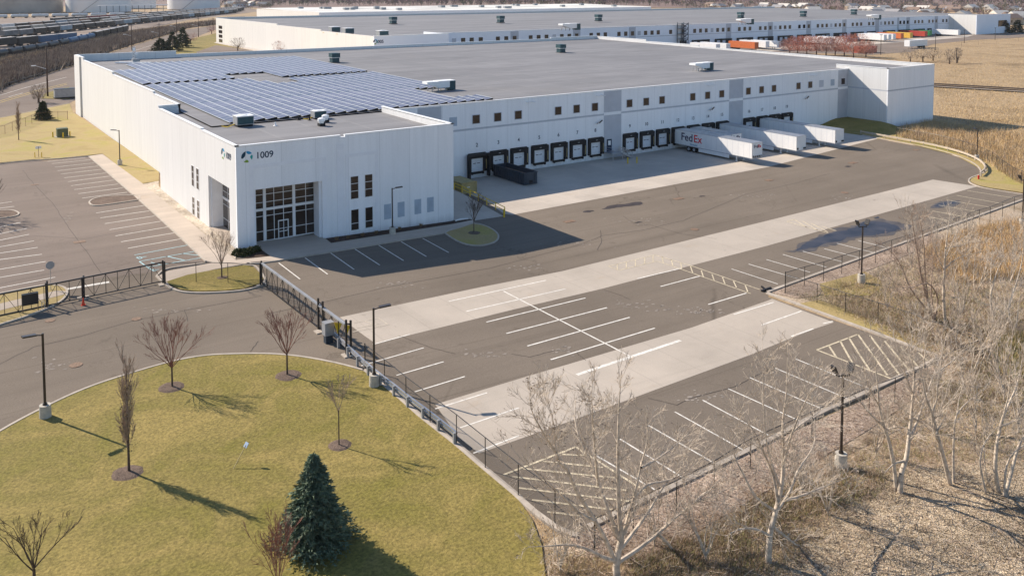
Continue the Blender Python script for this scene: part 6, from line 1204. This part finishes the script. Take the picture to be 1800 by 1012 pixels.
# houses, trees and woods beyond
def house(q, lab, wc, rc, s=1.0, ang=0):
    P = G(*q); t_ = thing('house', P, lab, 'house', 'small houses of the town beyond', ang); w, l, h_ = 4.6*s, 6.5*s, 4.4*s; b = MB(); b.box(-l, l, -w, w, 0, h_); b.build('wall', wc, t_)
    b = MB(); b.add([(-l-.4, -w-.5, h_), (l+.4, -w-.5, h_), (l+.4, w+.5, h_), (-l-.4, w+.5, h_), (-l-.4, 0, h_+3*s), (l+.4, 0, h_+3*s)], [(0, 1, 5, 4), (2, 3, 4, 5), (0, 4, 3), (1, 2, 5)]); b.build('roof', rc, t_)
    for xx in (-.6*l, .0, .6*l): b = MB(); b.box(xx-.7, xx+.7, -w-.06, -w, h_*.35, h_*.72); b.build('window', M['glass'], t_)
HW = [('white', flat('white_house_wall', (.75, .74, .71), .7)), ('cream', flat('cream_house_wall', (.68, .58, .43), .7)), ('pale blue', flat('pale_blue_house_wall', (.4, .48, .58), .7)), ('tan', flat('tan_house_wall', (.5, .38, .26), .7))]
HR = [('grey', flat('grey_shingles', (.3, .29, .29), .8)), ('brown', flat('brown_shingles', (.24, .17, .13), .8)), ('pale', flat('pale_shingles', (.6, .56, .5), .8))]
R.seed(23); hs = []
for k in range(64): x = R.uniform(1235, 1800); hs.append((x, 13+(x-1200)*.012+R.random()**1.2*(9+(x-1235)*.012)))
for k in range(16): hs.append((R.uniform(395, 480), R.uniform(9, 14)))
for k in range(10): hs.append((R.uniform(1755, 1830), R.uniform(30, 46)))
hs.sort(); cnt = {}
for (x, y) in hs:
    wn_, wm = R.choice(HW); rn, rm_ = R.choice(HR); side = 'left of the rear warehouses' if x < 600 else ('behind the rear warehouse' if y < 29 else 'right of the rear warehouse'); key = (wn_, rn, side); cnt[key] = cnt.get(key, 0)+1
    house((x, y), f'{ORD[cnt[key]-1]} {wn_} {rn}-roofed house from the left, {side}', wm, rm_, R.uniform(.85, 1.3), R.uniform(-.4, .4) if R.random() < .6 else 1.57)
def woods(name, polys, n, h_, w, mats, seed, k=16, clump=None):
    """a far wood that reads as one mass: every tree a trunk and a cloud of thin twig faces"""
    R.seed(seed); mb = MB()
    for P in polys:
        x0, x1 = min(p[0] for p in P), max(p[0] for p in P); y0, y1 = min(p[1] for p in P), max(p[1] for p in P); c = 0
        while c < n/len(polys):
            x, y = R.uniform(x0, x1), R.uniform(y0, y1)
            if not inpoly(x, y, P): continue
            c += 1; g_ = G(x, y); hh = h_*R.uniform(.6, 1.2); ww = w*R.uniform(.6, 1.2); mi = R.randrange(len(mats)); u = Vector((.25, 0, 0)); mb.add([g_-u, g_+u, g_+Vector((0, 0, hh*.8))], [(0, 1, 2)], mi)
            for j in range(k):
                a, z = R.uniform(0, 6.28), R.uniform(.25, 1); rr = ww*.5*math.sin(math.pi*min(1, z*.85))**.6*R.random()**.4; s = g_+Vector((math.cos(a)*rr*.4, math.sin(a)*rr*.4, hh*z*.75)); e = g_+Vector((math.cos(a)*rr, math.sin(a)*rr, hh*min(1, z*.75+.25))); uu = Vector((R.gauss(0, 1), R.gauss(0, 1), R.gauss(0, .4))).normalized()*ww*.045
                mb.add([s-uu, s+uu, e+uu*.4, e-uu*.4], [(0, 1, 2, 3)], mi)
    o = mb.build(name, mats); o['kind'] = 'stuff'
WM = [flat('woods_purple_brown', (.2, .13, .12), .9, var=.3, s=.02), flat('woods_grey_brown', (.27, .19, .16), .9, var=.3, s=.02), flat('woods_dark', (.1, .07, .06), .9, var=.3, s=.02), flat('woods_olive', (.1, .1, .05), .9, var=.3, s=.02)]
sheet('woodland_floor', [gp([(-200, 12), (400, 10), (480, 17), (1200, 14), (1900, 26), (2300, -12), (1000, -16), (-300, -12)])], .3, two('woodland_floor', (.17, .11, .09), (.24, .17, .14), .01, .2, .3))
woods('woods', [[(430, 4), (480, 11), (800, 12), (1200, 12), (1260, 8), (1800, 12), (2000, 10), (2000, -9), (1000, -13), (400, -12)]], 5200, 15, 13, WM, 31, 14)
woods('woods', [[(-60, 0), (120, 6), (300, 4), (400, 8), (480, 12), (480, -10), (-60, -10)]], 1300, 12, 12, [WM[2], WM[3], WM[1]], 32, 14)
woods('town_trees', [[(1180, 12), (1240, 20), (1500, 27), (1740, 31), (1850, 48), (1850, 14), (1500, 8), (1200, 8)]], 1100, 8, 8, [WM[1], WM[0], WM[3]], 33, 14)
woods('town_trees', [[(380, 15), (480, 18), (480, 9), (390, 8)]], 90, 8, 8, [WM[3], WM[1]], 34, 14)
# red budding trees and bare trees by the rear yard, singly
RB = flat('red_budding_twigs', (.5, .21, .15), .9, var=.3, s=.2); RM = flat('rosy_grey_twigs', (.46, .27, .22), .9, var=.3, s=.2)
def mid_tree(q, h_, w, m_, lab, grp, seed, n=1300, P=None):
    R.seed(seed); P = P or G(*q); t_ = thing('budding_tree', P, lab, 'bare tree', grp); tr = MB(); tr.cone((0, 0, -.1), (0, 0, h_*.45), .3, .15, 7, False); tr.build('trunk', M['barkd'], t_); mb = MB()
    for k in range(9): a = R.uniform(0, 6.28); mb.cone((0, 0, h_*R.uniform(.15, .4)), (math.cos(a)*w*.35, math.sin(a)*w*.35, h_*R.uniform(.55, .9)), .1, .03, 4, False)
    for k in range(n):
        a, z = R.uniform(0, 6.28), R.uniform(.2, 1); rr = w*.5*math.sin(math.pi*min(1, z*.86))**.6*R.random()**.45; c = Vector((math.cos(a)*rr, math.sin(a)*rr, h_*z)); e = c+Vector((math.cos(a)*.5, math.sin(a)*.5, .8))*R.uniform(.3, 1.1); u = Vector((R.gauss(0, 1), R.gauss(0, 1), 0)).normalized()*.07; mb.add([c-u, c+u, e+u*.3, e-u*.3], [(0, 1, 2, 3)])
    mb.build('crown', m_, t_)
for i, (x, y, h_, w, m_) in enumerate([(1402, 97, 8, 12, RB), (1418, 98, 8.5, 12, RB), (1435, 97, 8, 11, RB), (1452, 98, 7.5, 11, RM), (1468, 97, 8, 11, RM), (1484, 99, 8.5, 11, RB), (1500, 102, 10, 14, RB), (1388, 94, 6, 10, RM), (1522, 101, 6.5, 9, RM)]):
    mid_tree((x, y), h_, w, m_, ORD[i]+' budding tree from the left in the red row beyond the warehouse roof', 'red budding trees beyond the warehouse roof', 100+i, 1300)
for i, (x, y, h_, w) in enumerate([(1600, 109, 6, 10), (1622, 109, 7, 11), (1640, 107, 6, 10), (1669, 113, 7, 5), (1683, 111, 7, 4)]):
    mid_tree((x, y), h_*.8, w*.8, HB[1], ORD[i]+' bare tree from the left in the tan marsh by the rear yard', 'bare trees in the marsh', 120+i, 300)
for i, (q, h_, w, m_, lab) in enumerate([((418, 90), 7, 9, HB[1], 'bare tree against the rear warehouse west wall, left one'), ((495, 97), 7, 10, RM, 'bare tree against the rear warehouse west wall, right one'), ((335, 76), 6, 9, RM, 'rosy bare tree beside the taller dark pine'), ((372, 60), 6, 8, RM, 'rosy bare tree at the rear warehouse corner'), ((68, 181), 5, 4, HB[1], 'small bare tree behind the rounded evergreen'), ((-48, 385), 7, 8, M['barkd'], 'bare tree just outside the left edge casting its shadow on the car park')]):
    mid_tree(q, h_*.85, w*.85, m_, lab, 'bare trees near the road', 140+i, 320)
p = G(321, 61); t_ = thing('car', (p.x, p.y, 1.1), 'dark car on the road near the fourth utility pole', 'car', rz=1.15); b = MB(); b.box(-2.3, 2.3, -.9, .9, .35, .95); b.add([(-1.6, -.85, .95), (1.3, -.85, .95), (1.3, .85, .95), (-1.6, .85, .95), (-1.1, -.7, 1.5), (.8, -.7, 1.5), (.8, .7, 1.5), (-1.1, .7, 1.5)], [(0, 1, 5, 4), (1, 2, 6, 5), (2, 3, 7, 6), (3, 0, 4, 7), (4, 5, 6, 7)]); b.build('body', M['darkblue'], t_)
for sx in (-1.4, 1.4):
    for sy in (-.9, .9): b = MB(); b.cone((sx, sy-.1, .34), (sx, sy+.1, .34), .34, .34, 12); b.build('wheel', M['black'], t_)
for x, y, hh, lab in ((1548, 97, 9, 'lamp post left of the lone trailer in the rear yard'), (1681, 111.5, 6, 'dark lamp post standing in the tan marsh'), (1644, 88, 8, 'lamp post right of the lone trailer in the rear yard'), (1695, 76, 7, 'lamp post at the edge of the rear yard, second from the right'), (1749, 71, 7, 'lamp post at the edge of the rear yard, rightmost')):
    P = G(x, y); t_ = thing('yard_lamp', P, lab, 'lamp post', 'lamp posts of the rear yard'); b = MB(); b.cone((0, 0, 0), (0, 0, hh), .14, .1, 7); b.build('pole', M['bronze'], t_); b = MB(); b.bar((-.8, 0, hh), (.8, 0, hh), .4, .2); b.build('lamp_head', M['bronze'], t_)
fence('distant wire fence between the rear yard and the marsh', [(1690, 83), (1720, 80), (1752, 77), (1790, 73.5), (1830, 70)], 2.2, mesh=False)

# ------------------------------------------------------------------ air
b = MB(); b.box(-700, 2600, -60, 2500, -1.5, 34); hz = b.build('haze', nm('haze_air')[0]); hz['kind'] = 'stuff'
m = hz.data.materials[0]; t = m.node_tree; t.nodes.remove(t.nodes['Principled BSDF']); pv = t.nodes.new('ShaderNodeVolumePrincipled'); pv.inputs['Color'].default_value = (.93, .95, 1, 1); pv.inputs['Density'].default_value = .00005; pv.inputs['Anisotropy'].default_value = .2
t.links.new(pv.outputs[0], t.nodes['Material Output'].inputs['Volume'])
